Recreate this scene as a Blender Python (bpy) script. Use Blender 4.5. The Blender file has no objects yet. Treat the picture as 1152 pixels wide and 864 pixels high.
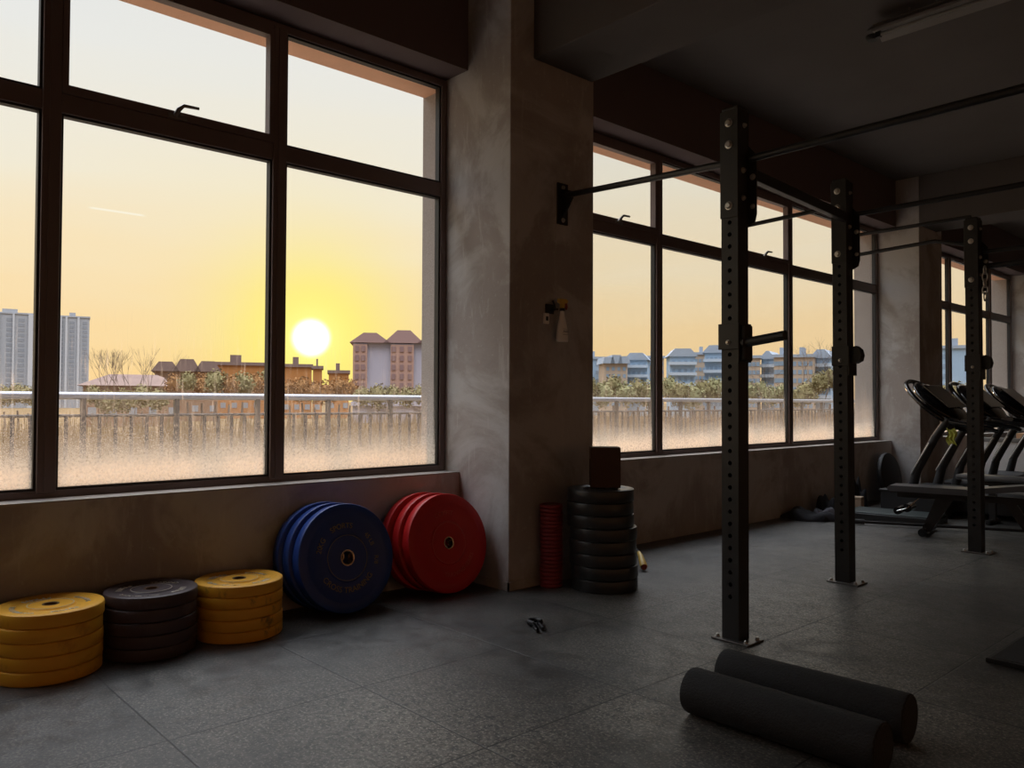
import bpy, bmesh, math, random
from mathutils import Vector, Matrix
random.seed(7)
PI = math.pi
scene = bpy.context.scene
COL = scene.collection

# ------------------------------------------------------------------ camera
cam_d = bpy.data.cameras.new('camera'); cam = bpy.data.objects.new('camera', cam_d); COL.objects.link(cam)
F_PX, YAW, PITCH, ROLL = 895.9, 0.829967, 0.021866, 0.00419
cam_d.sensor_width = 36.0; cam_d.lens = F_PX/1152*36.0; cam_d.clip_end = 5000; cam_d.clip_start = 0.05
fw = Vector((-math.sin(YAW)*math.cos(PITCH), math.cos(YAW)*math.cos(PITCH), math.sin(PITCH)))
r0 = fw.cross(Vector((0, 0, 1))).normalized(); u0 = r0.cross(fw)
r1 = r0*math.cos(ROLL)+u0*math.sin(ROLL); u1 = -r0*math.sin(ROLL)+u0*math.cos(ROLL)
cam.matrix_world = Matrix(((r1.x, u1.x, -fw.x, 0), (r1.y, u1.y, -fw.y, 0), (r1.z, u1.z, -fw.z, 1.19), (0, 0, 0, 1)))
scene.camera = cam

# ------------------------------------------------------------------ colour management
scene.view_settings.view_transform = 'Standard'; scene.view_settings.look = 'None'
scene.view_settings.gamma = 1.0; scene.view_settings.exposure = 0.0
try: scene.view_settings.use_curve_mapping = False
except Exception: pass

# ------------------------------------------------------------------ world: hazy sunset sky
SUN = Vector((-0.8783, 0.4720, 0.0763)).normalized()
world = bpy.data.worlds.new('sunset_sky'); scene.world = world; world.use_nodes = True
wt = world.node_tree; wt.nodes.clear()
class NB:
    """small node building helper"""
    def __init__(s, tree): s.t = tree
    def n(s, typ, **kw):
        nd = s.t.nodes.new(typ)
        for k, v in kw.items(): setattr(nd, k, v)
        return nd
    def put(s, nd, i, v):
        if hasattr(v, 'is_linked') or hasattr(v, 'links'): s.t.links.new(v, nd.inputs[i])
        elif v is not None: nd.inputs[i].default_value = v
    def math(s, op, a, b=None, c=None, clamp=False):
        nd = s.n('ShaderNodeMath', operation=op, use_clamp=clamp)
        s.put(nd, 0, a); s.put(nd, 1, b); s.put(nd, 2, c)
        return nd.outputs[0]
    def ss(s, x, a, b, lo=0.0, hi=1.0, interp='SMOOTHSTEP'):
        nd = s.n('ShaderNodeMapRange', interpolation_type=interp)
        s.put(nd, 0, x); s.put(nd, 1, a); s.put(nd, 2, b); s.put(nd, 3, lo); s.put(nd, 4, hi)
        return nd.outputs[0]
    def ramp(s, x, stops):
        nd = s.n('ShaderNodeValToRGB'); e = nd.color_ramp.elements
        while len(e) < len(stops): e.new(0.5)
        for k, (p, c) in enumerate(stops): e[k].position = p; e[k].color = (c[0], c[1], c[2], 1)
        s.put(nd, 0, x); return nd.outputs[0]
    def mix(s, f, a, b, mode='MIX', clampf=True):
        nd = s.n('ShaderNodeMix', data_type='RGBA', blend_type=mode)
        s.put(nd, 0, f)
        for i, v in ((6, a), (7, b)):
            if isinstance(v, tuple): v = (v[0], v[1], v[2], 1)
            s.put(nd, i, v)
        return nd.outputs[2]
    def noise(s, vec, scale, detail=4, rough=.55, dist=0):
        nd = s.n('ShaderNodeTexNoise'); s.put(nd, 'Vector', vec)
        nd.inputs['Scale'].default_value = scale; nd.inputs['Detail'].default_value = detail
        nd.inputs['Roughness'].default_value = rough; nd.inputs['Distortion'].default_value = dist
        return nd.outputs[0]
def srgb(r, g, b):
    f = lambda c: (c/255/12.92) if c/255 <= .04045 else ((c/255+.055)/1.055)**2.4
    return (f(r), f(g), f(b))
w = NB(wt)
tc = w.n('ShaderNodeTexCoord'); d = tc.outputs['Generated']
sep = w.n('ShaderNodeSeparateXYZ'); w.put(sep, 0, d); zz = sep.outputs[2]
dot = w.n('ShaderNodeVectorMath', operation='DOT_PRODUCT'); w.put(dot, 0, d); dot.inputs[1].default_value = SUN
ang = w.math('ARCCOSINE', w.math('MINIMUM', dot.outputs['Value'], 0.99999))
stretch = w.n('ShaderNodeMapping'); w.put(stretch, 0, d); stretch.inputs['Scale'].default_value = (1.2, 1.2, 7.0)
cl = w.noise(stretch.outputs[0], 2.2, 5, .5, .4)
zc = w.math('ADD', zz, w.math('MULTIPLY', w.math('SUBTRACT', cl, .5), 0.10))
sky_near = w.ramp(zc, [(0.0, srgb(253, 211, 150)), (0.07, srgb(253, 221, 170)), (0.15, srgb(250, 230, 194)), (0.25, srgb(243, 237, 220)),
                       (0.38, srgb(233, 236, 237)), (0.6, srgb(218, 225, 234)), (1.0, srgb(216, 221, 232))])
sky_far = w.ramp(zc, [(0.0, srgb(205, 206, 214)), (0.15, srgb(200, 204, 214)), (0.5, srgb(190, 200, 215)), (1.0, srgb(215, 222, 232))])
side = w.ss(ang, 1.5, 2.4)
sky = w.mix(side, sky_near, sky_far)
# the haze around the sun
g1 = w.math('MULTIPLY', w.math('EXPONENT', w.math('MULTIPLY', w.math('POWER', w.math('DIVIDE', ang, 0.100), 2.0), -1.0)), 1.0)
sky = w.mix(g1, sky, (1.05, .98, .17))
g2 = w.math('EXPONENT', w.math('MULTIPLY', w.math('DIVIDE', ang, 0.30), -1.0))
sky = w.mix(w.math('MULTIPLY', g2, .30), sky, srgb(255, 222, 120))
# pale streak high on the left, a window-glass reflection painted into the sky
A = Vector((-0.94797, 0.23991, 0.20927)).normalized(); B = Vector((-0.93244, 0.29679, 0.20607)).normalized()
nrm = A.cross(B).normalized(); mid = (A+B).normalized(); along = nrm.cross(mid).normalized(); half = (B-A).length/2
dn = w.n('ShaderNodeVectorMath', operation='DOT_PRODUCT'); w.put(dn, 0, d); dn.inputs[1].default_value = nrm
da = w.n('ShaderNodeVectorMath', operation='DOT_PRODUCT'); w.put(da, 0, d); da.inputs[1].default_value = along
glass_glint = w.math('MULTIPLY', w.ss(w.math('ABSOLUTE', dn.outputs['Value']), .0005, .0016, 1, 0),
               w.ss(w.math('ABSOLUTE', da.outputs['Value']), half*.75, half*1.05, 1, 0))
front = w.math('GREATER_THAN', dot.outputs['Value'], 0)
sky = w.mix(w.math('MULTIPLY', w.math('MULTIPLY', glass_glint, front), .7), sky, srgb(255, 250, 232))
disc = w.ss(ang, 0.009, 0.027, 1, 0)
bloom = w.math('EXPONENT', w.math('MULTIPLY', w.math('POWER', w.math('DIVIDE', ang, 0.036), 2.0), -1.0))
sky = w.mix(w.math('MULTIPLY', bloom, .6), sky, (1.3, 1.15, .45))
sky = w.mix(disc, sky, (5.0, 4.2, 2.8))
# below the horizon: dim hazy ground tone
sky = w.mix(w.ss(zz, -0.03, -0.002, 1, 0), sky, srgb(170, 140, 105))
bg = w.n('ShaderNodeBackground'); w.put(bg, 0, sky); w.put(bg, 1, w.ss(zz, .50, .85, 1.0, 8.0))  # unseen overhead sky strengthened to brighten the room
wo = w.n('ShaderNodeOutputWorld'); wt.links.new(bg.outputs[0], wo.inputs[0])

# ------------------------------------------------------------------ sun lamp (dimmed by haze)
sd = bpy.data.lights.new('sun', 'SUN'); sd.energy = 2.4; sd.color = (1.0, .58, .32); sd.angle = math.radians(2.5)
so = bpy.data.objects.new('sun', sd); COL.objects.link(so); so.location = (-30, 16, 20)
so.rotation_euler = (SUN).to_track_quat('Z', 'Y').to_euler()

# ------------------------------------------------------------------ materials
def principled(name, color, rough=.6, metal=0.0, spec=.5, var=.12, vscale=6.0, bump=0.0, bscale=60.0, extra=None, coat=0.0):
    m = bpy.data.materials.new(name); m.use_nodes = True
    t = m.node_tree; b = t.nodes['Principled BSDF']; k = NB(t)
    co = k.n('ShaderNodeTexCoord').outputs['Object']
    nz = k.noise(co, vscale, 4)
    dark = tuple(c*(1-var) for c in color); lite = tuple(min(1, c*(1+var)) for c in color)
    col = k.mix(nz, dark, lite)
    if extra: col = extra(k, co, col, b)
    t.links.new(col, b.inputs['Base Color'])
    if not b.inputs['Roughness'].is_linked: b.inputs['Roughness'].default_value = rough
    b.inputs['Metallic'].default_value = metal
    b.inputs['Specular IOR Level'].default_value = spec
    b.inputs['Coat Weight'].default_value = coat
    if bump:
        bn = k.n('ShaderNodeBump'); bn.inputs['Strength'].default_value = bump; bn.inputs['Distance'].default_value = .01
        k.put(bn, 'Height', k.noise(co, bscale, 5)); t.links.new(bn.outputs[0], b.inputs['Normal'])
    return m

def wall_extra(k, co, col, b):
    p = k.noise(co, 1.3, 6, .62, .6)
    col = k.mix(k.ss(p, .44, .58), col, (.50, .49, .48))
    st = k.n('ShaderNodeMapping'); k.put(st, 0, co); st.inputs['Scale'].default_value = (3, 3, .5)
    q = k.noise(st.outputs[0], 5, 6, .7, .3)
    col = k.mix(k.ss(q, .55, .68, 0, .35), col, (.60, .59, .57))
    s = k.noise(co, 26, 3, .6)
    col = k.mix(k.ss(s, .62, .70, 0, .45), col, (.5, .48, .45))
    return col
M = {}
M['wall'] = principled('rough_render', (.36, .325, .305), .85, spec=.3, var=.2, vscale=2.5, bump=.25, bscale=22, extra=wall_extra)
M['ceiling'] = principled('dark_ceiling_paint', (.125, .112, .105), .9, spec=.2, var=.15, vscale=1.5, bump=.1, bscale=14)
M['lintel'] = principled('dark_lintel_paint', (.13, .10, .10), .9, spec=.2, var=.15, vscale=1.5, bump=.1, bscale=14)
M['soffit'] = principled('terracotta_render', (.85, .50, .33), .9, spec=.1, var=.12, vscale=9, bump=.3, bscale=40)
M['pier'] = principled('pebbled_render', (.36, .32, .29), .95, spec=.1, var=.3, vscale=90, bump=.4, bscale=120)
M['light_wall'] = principled('pale_cream_paint', (.62, .52, .46), .8, spec=.2, var=.08)
M['sill'] = principled('smooth_sill', (.36, .34, .32), .6, spec=.4, var=.12, vscale=8)

def floor_mat():
    m = bpy.data.materials.new('rubber_floor_tiles'); m.use_nodes = True; t = m.node_tree; b = t.nodes['Principled BSDF']; k = NB(t)
    g = k.n('ShaderNodeNewGeometry').outputs['Position']
    s = k.n('ShaderNodeSeparateXYZ'); k.put(s, 0, g)
    P = 0.785
    def seam(v, off):
        fr = k.math('FRACT', k.math('DIVIDE', k.math('SUBTRACT', v, off-40*P), P))
        e = k.math('MINIMUM', fr, k.math('SUBTRACT', 1.0, fr))
        return k.ss(e, .0025, .006, 1, 0), k.math('FLOOR', k.math('DIVIDE', k.math('SUBTRACT', v, off-40*P), P))
    sx, ix = seam(s.outputs[0], -2.095); sy, iy = seam(s.outputs[1], 1.80)
    line = k.math('MAXIMUM', sx, sy)
    cmb = k.n('ShaderNodeCombineXYZ'); k.put(cmb, 0, ix); k.put(cmb, 1, iy)
    wn = k.n('ShaderNodeTexWhiteNoise', noise_dimensions='2D'); k.put(wn, 'Vector', cmb.outputs[0]); tile = wn.outputs['Value']
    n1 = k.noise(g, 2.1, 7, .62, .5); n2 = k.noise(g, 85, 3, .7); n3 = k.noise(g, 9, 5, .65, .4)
    wear_light = None                      # pale patches: window light painted into the colour, with dusty scuffs
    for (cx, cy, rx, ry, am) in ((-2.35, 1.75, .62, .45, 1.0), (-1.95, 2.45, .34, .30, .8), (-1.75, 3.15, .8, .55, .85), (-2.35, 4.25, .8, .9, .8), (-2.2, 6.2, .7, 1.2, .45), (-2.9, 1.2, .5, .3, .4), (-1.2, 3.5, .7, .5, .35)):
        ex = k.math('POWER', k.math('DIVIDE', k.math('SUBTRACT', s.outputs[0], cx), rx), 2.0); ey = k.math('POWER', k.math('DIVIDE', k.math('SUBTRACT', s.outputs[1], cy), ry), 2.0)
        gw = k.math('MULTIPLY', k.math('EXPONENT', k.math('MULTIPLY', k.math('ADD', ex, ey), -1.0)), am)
        wear_light = gw if wear_light is None else k.math('MAXIMUM', wear_light, gw)
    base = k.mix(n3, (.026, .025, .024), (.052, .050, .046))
    dust_light = k.math('MULTIPLY', k.ss(n1, .38, .60), k.ss(n2, .42, .60))
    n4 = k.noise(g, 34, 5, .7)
    dust_light = k.math('MULTIPLY', k.math('ADD', k.math('MULTIPLY', dust_light, .45), k.math('MULTIPLY', wear_light, k.ss(n4, .38, .60))), .85, clamp=True)  # dusty noise plus the painted floor light
    col = k.mix(k.math('MULTIPLY', dust_light, .85), base, (.37, .335, .275))
    col = k.mix(k.math('MULTIPLY', k.ss(n2, .54, .64), k.math('ADD', k.math('MULTIPLY', wear_light, .80), .12)), col, (.66, .60, .50))
    col = k.mix(k.math('MULTIPLY', tile, .28), col, (.012, .012, .013))
    col = k.mix(k.math('MULTIPLY', line, .9), col, (.004, .004, .004))
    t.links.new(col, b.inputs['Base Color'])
    rr = k.math('ADD', k.ss(n3, .3, .7, .36, .55), k.math('MULTIPLY', dust_light, .10))
    t.links.new(rr, b.inputs['Roughness'])
    b.inputs['Specular IOR Level'].default_value = .8
    h = k.math('SUBTRACT', k.math('ADD', k.math('MULTIPLY', n2, .35), k.math('MULTIPLY', n3, .3)), k.math('MULTIPLY', line, 1.5))
    bn = k.n('ShaderNodeBump'); bn.inputs['Strength'].default_value = .35; bn.inputs['Distance'].default_value = .004
    k.put(bn, 'Height', h); t.links.new(bn.outputs[0], b.inputs['Normal'])
    return m
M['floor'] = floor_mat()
M['frame'] = principled('brown_aluminium', (.15, .11, .105), .45, metal=0.0, spec=.5, var=.1)
M['gasket'] = principled('rubber_gasket', (.01, .01, .011), .5)
M['handle'] = principled('handle_metal', (.22, .21, .2), .35, metal=.8)
M['black_steel'] = principled('black_powder_coat', (.019, .018, .018), .42, spec=.5, var=.2, vscale=30, bump=.06, bscale=200)
M['base_steel'] = principled('worn_base_steel', (.16, .15, .14), .38, metal=.7, var=.4, vscale=25)
M['bolt'] = principled('zinc_bolt', (.55, .53, .5), .3, metal=.9, var=.1)
M['chrome'] = principled('chrome', (.75, .74, .72), .15, metal=1.0, var=.05)
def scuff(dirt):
    def f(k, co, col, b):
        n = k.noise(co, 7, 6, .7, .6)
        return k.mix(k.ss(n, .56, .70, 0, .75), col, dirt)
    return f
M['yellow'] = principled('yellow_rubber', (.80, .40, .025), .5, spec=.4, var=.12, vscale=5, extra=scuff((.60, .26, .015)))
M['yellow_dirty'] = principled('scuffed_yellow_rubber', (.76, .38, .025), .5, spec=.4, var=.15, vscale=5, extra=scuff((.05, .035, .012)))
M['grey'] = principled('worn_grey_rubber', (.055, .036, .038), .5, spec=.45, var=.2, vscale=6, extra=scuff((.10, .085, .095)))
M['blue'] = principled('blue_rubber', (.012, .046, .235), .42, spec=.5, var=.12, vscale=5)
M['red'] = principled('red_rubber', (.50, .012, .012), .42, spec=.4, var=.12, vscale=5)
M['red_dark'] = principled('dull_red_rubber', (.24, .020, .024), .45, spec=.4, var=.15)
M['black_rubber'] = principled('black_rubber', (.020, .020, .019), .36, spec=.55, var=.2, vscale=9)
M['blue_text'] = principled('faded_gold_print', (.30, .23, .12), .6)
M['red_text'] = principled('faded_pink_print', (.60, .10, .08), .6)
M['pale_print'] = principled('worn_white_print', (.62, .57, .47), .6, extra=scuff((.35, .28, .15)))
M['hole_dark'] = principled('steel_sleeve', (.16, .09, .05), .4, metal=.6)
M['ring'] = principled('bright_steel_ring', (.55, .42, .30), .25, metal=.9)
M['foam'] = principled('speckled_black_foam', (.030, .030, .031), .7, spec=.35, var=.3, vscale=60, bump=.7, bscale=130)
M['card'] = principled('brown_cardboard', (.085, .045, .028), .85, spec=.2, var=.12)
M['tape'] = principled('packing_tape', (.12, .07, .04), .35)
M['white_plastic'] = principled('white_plastic', (.95, .90, .86), .45)
M['yellow_plastic'] = principled('yellow_plastic', (.75, .50, .10), .4)
M['red_plastic'] = principled('red_plastic', (.35, .05, .02), .4)
M['label'] = principled('printed_ink', (.10, .10, .14), .6)
M['vinyl'] = principled('black_vinyl', (.085, .085, .09), .30, spec=.6, var=.1)
M['gloss_black'] = principled('gloss_black_plastic', (.008, .008, .009), .12, spec=.6, var=.1)
M['matt_black'] = principled('matt_black_plastic', (.018, .018, .019), .55, var=.2)
M['silver'] = principled('silver_trim', (.5, .5, .5), .3, metal=.8)
M['teal_mat'] = principled('dark_green_deck', (.035, .05, .05), .4, var=.15)
M['cloth_dark'] = principled('dark_fabric', (.018, .018, .022), .9, var=.4, vscale=12, bump=.5, bscale=30)
M['cloth_grey'] = principled('grey_fabric', (.12, .12, .14), .9, var=.3, vscale=12, bump=.5, bscale=30)
M['pale_box'] = principled('tan_card', (.50, .36, .25), .8)
M['lime'] = principled('lime_cloth', (.50, .52, .10), .7, var=.3, vscale=20, bump=.5, bscale=40)
M['plywood'] = principled('pale_plywood', (.70, .42, .24), .6, var=.15)
M['fixture'] = principled('grey_enamel', (.25, .235, .22), .5)
M['tube'] = principled('unlit_tube', (.25, .24, .22), .25)
M['rail_bar'] = principled('galvanised_rail', (.26, .27, .30), .3, metal=.5)
M['rail_post'] = principled('grey_painted_steel', (.045, .038, .035), .6)
M['terrace'] = principled('terrace_screed', (.30, .25, .20), .9)
M['ground'] = principled('dry_grassland', (.17, .115, .06), 1.0, spec=0, var=.35, vscale=.06)
M['tower'] = principled('hazed_tower_render', (.34, .345, .36), .9, spec=.1)  # distance haze is mixed into the tower colours
M['tower_dark'] = principled('tower_window_glass', (.23, .24, .26), .5)
M['tower_rib'] = principled('tower_white_rib', (.44, .44, .45), .8)
M['flat_pink'] = principled('pinkish_render', (.36, .22, .17), .9, spec=.1)
M['flat_white'] = principled('lilac_white_render', (.36, .33, .37), .9, spec=.1)
M['flat_window'] = principled('flat_window_glass', (.20, .12, .11), .4)
M['flat_roof'] = principled('mauve_roof', (.28, .18, .165), .9, spec=.1)
M['blue_wall'] = principled('hazed_blue_render', (.30, .40, .50), .9, spec=.1)  # wall and roof blues paled to carry distance haze
M['blue_roof'] = principled('grey_blue_roof', (.30, .34, .39), .9, spec=.1)
M['blue_white'] = principled('white_balcony_render', (.42, .47, .52), .9, spec=.1)
M['tan_wall'] = principled('tan_render', (.40, .31, .23), .9, spec=.1)
M['blue_window'] = principled('blue_window_glass', (.20, .27, .34), .4)
M['brown_roof'] = principled('brown_tile_roof', (.19, .13, .11), .9, spec=.1, var=.2, vscale=.5)
M['brown_wall'] = principled('brown_render', (.24, .14, .085), .9, spec=.1)
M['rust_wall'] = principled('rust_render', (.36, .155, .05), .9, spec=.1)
M['leaf_a'] = principled('olive_leaves', (.20, .165, .075), .9, spec=.1, var=.4, vscale=.6)
M['leaf_b'] = principled('yellow_green_leaves', (.26, .24, .12), .9, spec=.1, var=.4, vscale=.6)
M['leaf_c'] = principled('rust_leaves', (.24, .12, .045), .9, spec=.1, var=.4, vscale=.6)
M['bark'] = principled('dry_bark', (.14, .10, .075), .9, spec=.1)
M['reed'] = principled('dry_reeds', (.20, .135, .07), .9, spec=0)

def glass_mat():
    m = bpy.data.materials.new('weathered_window_glass'); m.use_nodes = True; t = m.node_tree; t.nodes.clear(); k = NB(t)
    g = k.n('ShaderNodeNewGeometry').outputs['Position']
    s = k.n('ShaderNodeSeparateXYZ'); k.put(s, 0, g)
    tr = k.n('ShaderNodeBsdfTransparent'); tr.inputs[0].default_value = (.997, .997, .995, 1)
    gl = k.n('ShaderNodeBsdfGlossy'); gl.inputs['Roughness'].default_value = .03
    lw = k.n('ShaderNodeFresnel'); lw.inputs[0].default_value = 1.35
    mx = k.n('ShaderNodeMixShader'); k.put(mx, 0, k.math('MULTIPLY', lw.outputs[0], .16)); t.links.new(tr.outputs[0], mx.inputs[1]); t.links.new(gl.outputs[0], mx.inputs[2])
    # condensation and dust on the lower part of the pane
    wv = k.noise(g, 3.0, 4, .6, .3)
    zz2 = k.math('ADD', s.outputs[2], k.math('MULTIPLY', k.math('SUBTRACT', wv, .5), .16))
    fog = k.ss(zz2, .76, 1.04, 1, 0)
    grain = k.noise(g, 70, 4, .75); fine = k.noise(g, 210, 2, .6)
    speck = k.math('MULTIPLY', k.ss(fine, .50, .64), k.ss(zz2, .85, 1.42, 1.0, 0))
    st = k.n('ShaderNodeMapping'); k.put(st, 0, g); st.inputs['Scale'].default_value = (1, 1, .07)
    streak = k.math('MULTIPLY', k.ss(k.noise(st.outputs[0], 60, 3, .6), .55, .78), k.ss(zz2, 1.1, 1.75, .35, 0.0))
    a = k.math('MAXIMUM', k.math('MULTIPLY', fog, k.ss(grain, .30, .62, .30, .86)), k.math('MULTIPLY', speck, .55))
    a = k.math('MAXIMUM', a, streak)
    tl = k.n('ShaderNodeBsdfTranslucent'); tl.inputs[0].default_value = (.68, .60, .50, 1)
    m2 = k.n('ShaderNodeMixShader'); k.put(m2, 0, a); t.links.new(mx.outputs[0], m2.inputs[1]); t.links.new(tl.outputs[0], m2.inputs[2])
    o = k.n('ShaderNodeOutputMaterial'); t.links.new(m2.outputs[0], o.inputs[0])
    return m
M['glass'] = glass_mat()

# ------------------------------------------------------------------ mesh helpers
def T(x=0, y=0, z=0): return Matrix.Translation((x, y, z))
def Rx(a): return Matrix.Rotation(a, 4, 'X')
def Ry(a): return Matrix.Rotation(a, 4, 'Y')
def Rz(a): return Matrix.Rotation(a, 4, 'Z')
def box(bm, x0, x1, y0, y1, z0, z1, mat=None, bevel=0.0):
    x0, x1 = min(x0, x1), max(x0, x1); y0, y1 = min(y0, y1), max(y0, y1); z0, z1 = min(z0, z1), max(z0, z1)
    r = bmesh.ops.create_cube(bm, size=1.0, matrix=T((x0+x1)/2, (y0+y1)/2, (z0+z1)/2) @ Matrix.Diagonal((x1-x0, y1-y0, z1-z0, 1)))
    vs = r['verts']
    if bevel:
        es = list({e for v in vs for e in v.link_edges})
        rb = bmesh.ops.bevel(bm, geom=es, offset=bevel, segments=2, affect='EDGES', profile=.5)
        vs = list({v for f in rb['faces'] for v in f.verts} | {v for v in vs if v.is_valid})
    if mat is not None: bmesh.ops.transform(bm, matrix=mat, verts=vs)
    return vs
def tube(bm, pts, r, seg=12, cap=True, closed=False):
    """sweep a circle of radius r (or list of radii) along pts"""
    pts = [Vector(p) for p in pts]; n = len(pts); rings = []
    rad = r if isinstance(r, (list, tuple)) else [r]*n
    prev = None
    for i, p in enumerate(pts):
        if closed: tdir = (pts[(i+1) % n]-pts[i-1]).normalized()
        else: tdir = (pts[min(i+1, n-1)]-pts[max(i-1, 0)]).normalized()
        if prev is None:
            ref = Vector((0, 0, 1)) if abs(tdir.z) < .9 else Vector((1, 0, 0))
            a = tdir.cross(ref).normalized()
        else: a = (prev-tdir*prev.dot(tdir)).normalized()
        prev = a; b = tdir.cross(a)
        rings.append([bm.verts.new(p+a*rad[i]*math.cos(2*PI*k/seg)+b*rad[i]*math.sin(2*PI*k/seg)) for k in range(seg)])
    m = n if closed else n-1
    for i in range(m):
        A, B = rings[i], rings[(i+1) % n]
        for k in range(seg): bm.faces.new((A[k], A[(k+1) % seg], B[(k+1) % seg], B[k]))
    if cap and not closed:
        bm.faces.new(rings[0][::-1]); bm.faces.new(rings[-1])
    return [v for rr in rings for v in rr]
def lathe(bm, prof, seg=48, mat=None, closed=True):
    """prof: list of (r,z), revolved about Z. closed joins last to first."""
    rings = []
    for (r, z) in prof:
        if r < 1e-6: rings.append([bm.verts.new((0, 0, z))])
        else: rings.append([bm.verts.new((r*math.cos(2*PI*k/seg), r*math.sin(2*PI*k/seg), z)) for k in range(seg)])
    n = len(prof); rng = range(n) if closed else range(n-1)
    for i in rng:
        A, B = rings[i], rings[(i+1) % n]
        for k in range(seg):
            k2 = (k+1) % seg
            if len(A) == 1 and len(B) == 1: continue
            if len(A) == 1: bm.faces.new((A[0], B[k2], B[k]))
            elif len(B) == 1: bm.faces.new((A[k], A[k2], B[0]))
            else: bm.faces.new((A[k], A[k2], B[k2], B[k]))
    vs = [v for rr in rings for v in rr]
    if mat is not None: bmesh.ops.transform(bm, matrix=mat, verts=vs)
    return vs
def prism(bm, poly, h0, h1, plane='XZ', mat=None):
    """extrude 2d polygon; plane XZ extrudes along Y, XY along Z, YZ along X"""
    def p(a, b, h):
        return {'XZ': (a, h, b), 'XY': (a, b, h), 'YZ': (h, a, b)}[plane]
    A = [bm.verts.new(p(a, b, h0)) for a, b in poly]; B = [bm.verts.new(p(a, b, h1)) for a, b in poly]
    n = len(poly)
    bm.faces.new(A[::-1]); bm.faces.new(B)
    for i in range(n): bm.faces.new((A[i], A[(i+1) % n], B[(i+1) % n], B[i]))
    if mat is not None: bmesh.ops.transform(bm, matrix=mat, verts=A+B)
    return A+B
def obj(name, bm, mat, parent=None, smooth=None, loc=None):
    bmesh.ops.recalc_face_normals(bm, faces=bm.faces[:])
    me = bpy.data.meshes.new(name); bm.to_mesh(me); bm.free()
    me.materials.append(mat if not isinstance(mat, str) else M[mat])
    if smooth is not None:
        for p_ in me.polygons: p_.use_smooth = True
        try: me.set_sharp_from_angle(angle=math.radians(smooth))
        except Exception: pass
    o = bpy.data.objects.new(name, me); COL.objects.link(o)
    if parent is not None: o.parent = parent
    if loc: o.location = loc
    return o
def B_(): return bmesh.new()
def tag(o, label, cat, group=None, kind=None):
    o['label'] = label; o['category'] = cat
    if group: o['group'] = group
    if kind: o['kind'] = kind
    return o
def thing(name, label, cat, loc=(0, 0, 0), group=None, rotz=0.0):
    o = bpy.data.objects.new(name, None); COL.objects.link(o); o.location = loc; o.rotation_euler = (0, 0, rotz)
    o.empty_display_size = .1
    return tag(o, label, cat, group)
def struct(name, bm, mat, label=None, parent=None, smooth=None):
    o = obj(name, bm, mat, parent, smooth)
    if parent is None:
        o['kind'] = 'structure'
        if label: o['label'] = label
    return o
def copy_tree(o, parent=None):
    c = o.copy(); COL.objects.link(c)
    if parent is not None: c.parent = parent
    for ch in list(o.children): copy_tree(ch, c)
    return c

# ================================================================== SETTING
XW, XF, XO, XL = -4.22, -4.38, -4.64, -4.15     # inner wall face, frame face, outer wall face, lintel face
ZS, ZT, ZC = .705, 3.43, 4.02
YA, YE = -3.5, 15.9
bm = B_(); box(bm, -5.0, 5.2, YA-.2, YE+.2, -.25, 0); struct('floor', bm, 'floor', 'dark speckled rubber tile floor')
bm = B_(); box(bm, -5.0, 5.2, YA-.2, YE+.2, ZC, ZC+.25); struct('ceiling', bm, 'ceiling', 'dark painted ceiling')
# window wall: low wall, lintel and the piers between windows
bm = B_(); box(bm, XO, XW, YA, YE, 0, ZS); struct('wall_window_side', bm, 'wall', 'low brown rendered wall under the windows')
bm = B_(); box(bm, XO+.12, XL, YA, YE, ZT, ZC); struct('wall_lintel', bm, 'lintel', 'dark lintel over the windows')
bm = B_(); box(bm, XO, XO+.12, YA, YE, ZT+.012, ZC)
box(bm, XO, XF-.072, YA, YE, 3.376, ZT+.012); struct('wall_outer_lintel', bm, 'soffit', 'terracotta outer soffit over the windows')
bm = B_(); box(bm, XF-.001, XW+.002, YA, 3.38, ZS, ZS+.008); box(bm, XF-.001, XW+.002, 4.17, 10.4, ZS, ZS+.008); box(bm, XF-.001, XW+.002, 11.15, YE, ZS, ZS+.008)
struct('trim_1', bm, 'sill', 'thin pale sill along the low wall')
bm = B_(); box(bm, -4.45, -3.72, 3.38, 4.17, 0, ZC, bevel=.006); struct('wall_pillar', bm, 'wall', 'big rendered pillar between the first two windows')
bm = B_(); box(bm, -4.45, -3.87, 10.4, 11.15, 0, ZC, bevel=.006); struct('wall_far_pillar', bm, 'wall', 'rendered pillar past the second window')
bm = B_(); box(bm, XO-.02, -4.45, 3.38, 4.17, 0, ZC); struct('wall_outer_pier', bm, 'pier')
bm = B_(); box(bm, XO-.05, -4.45, 10.4, 11.15, 0, ZC); struct('wall_outer_pier', bm, 'pier')
bm = B_(); box(bm, XO-.10, -4.45, 15.87, 16.4, 0, ZC); struct('wall_outer_pier', bm, 'pier')
bm = B_(); box(bm, -4.45, 5.2, YE, YE+.2, 0, ZC); struct('wall_end', bm, 'wall', 'far end wall')
bm = B_(); box(bm, 5.0, 5.2, YA, YE, 0, ZC); struct('wall_right', bm, 'light_wall', 'wall opposite the windows')
bm = B_(); box(bm, XO, 5.2, YA-.2, YA, 0, ZC); struct('wall_back', bm, 'light_wall', 'wall behind the viewer')
bm = B_(); box(bm, -3.72, 5.0, 3.58, 4.15, 3.43, ZC, bevel=.008); struct('ceiling_beam', bm, 'ceiling', 'ceiling beam off the big pillar')
bm = B_(); box(bm, -3.87, 5.0, 10.4, 10.95, 3.40, ZC, bevel=.008); struct('ceiling_beam', bm, 'ceiling', 'ceiling beam off the far pillar')
bm = B_(); box(bm, 1.6, 2.2, YA, YE, 3.55, ZC, bevel=.008); struct('ceiling_beam', bm, 'ceiling')
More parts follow.
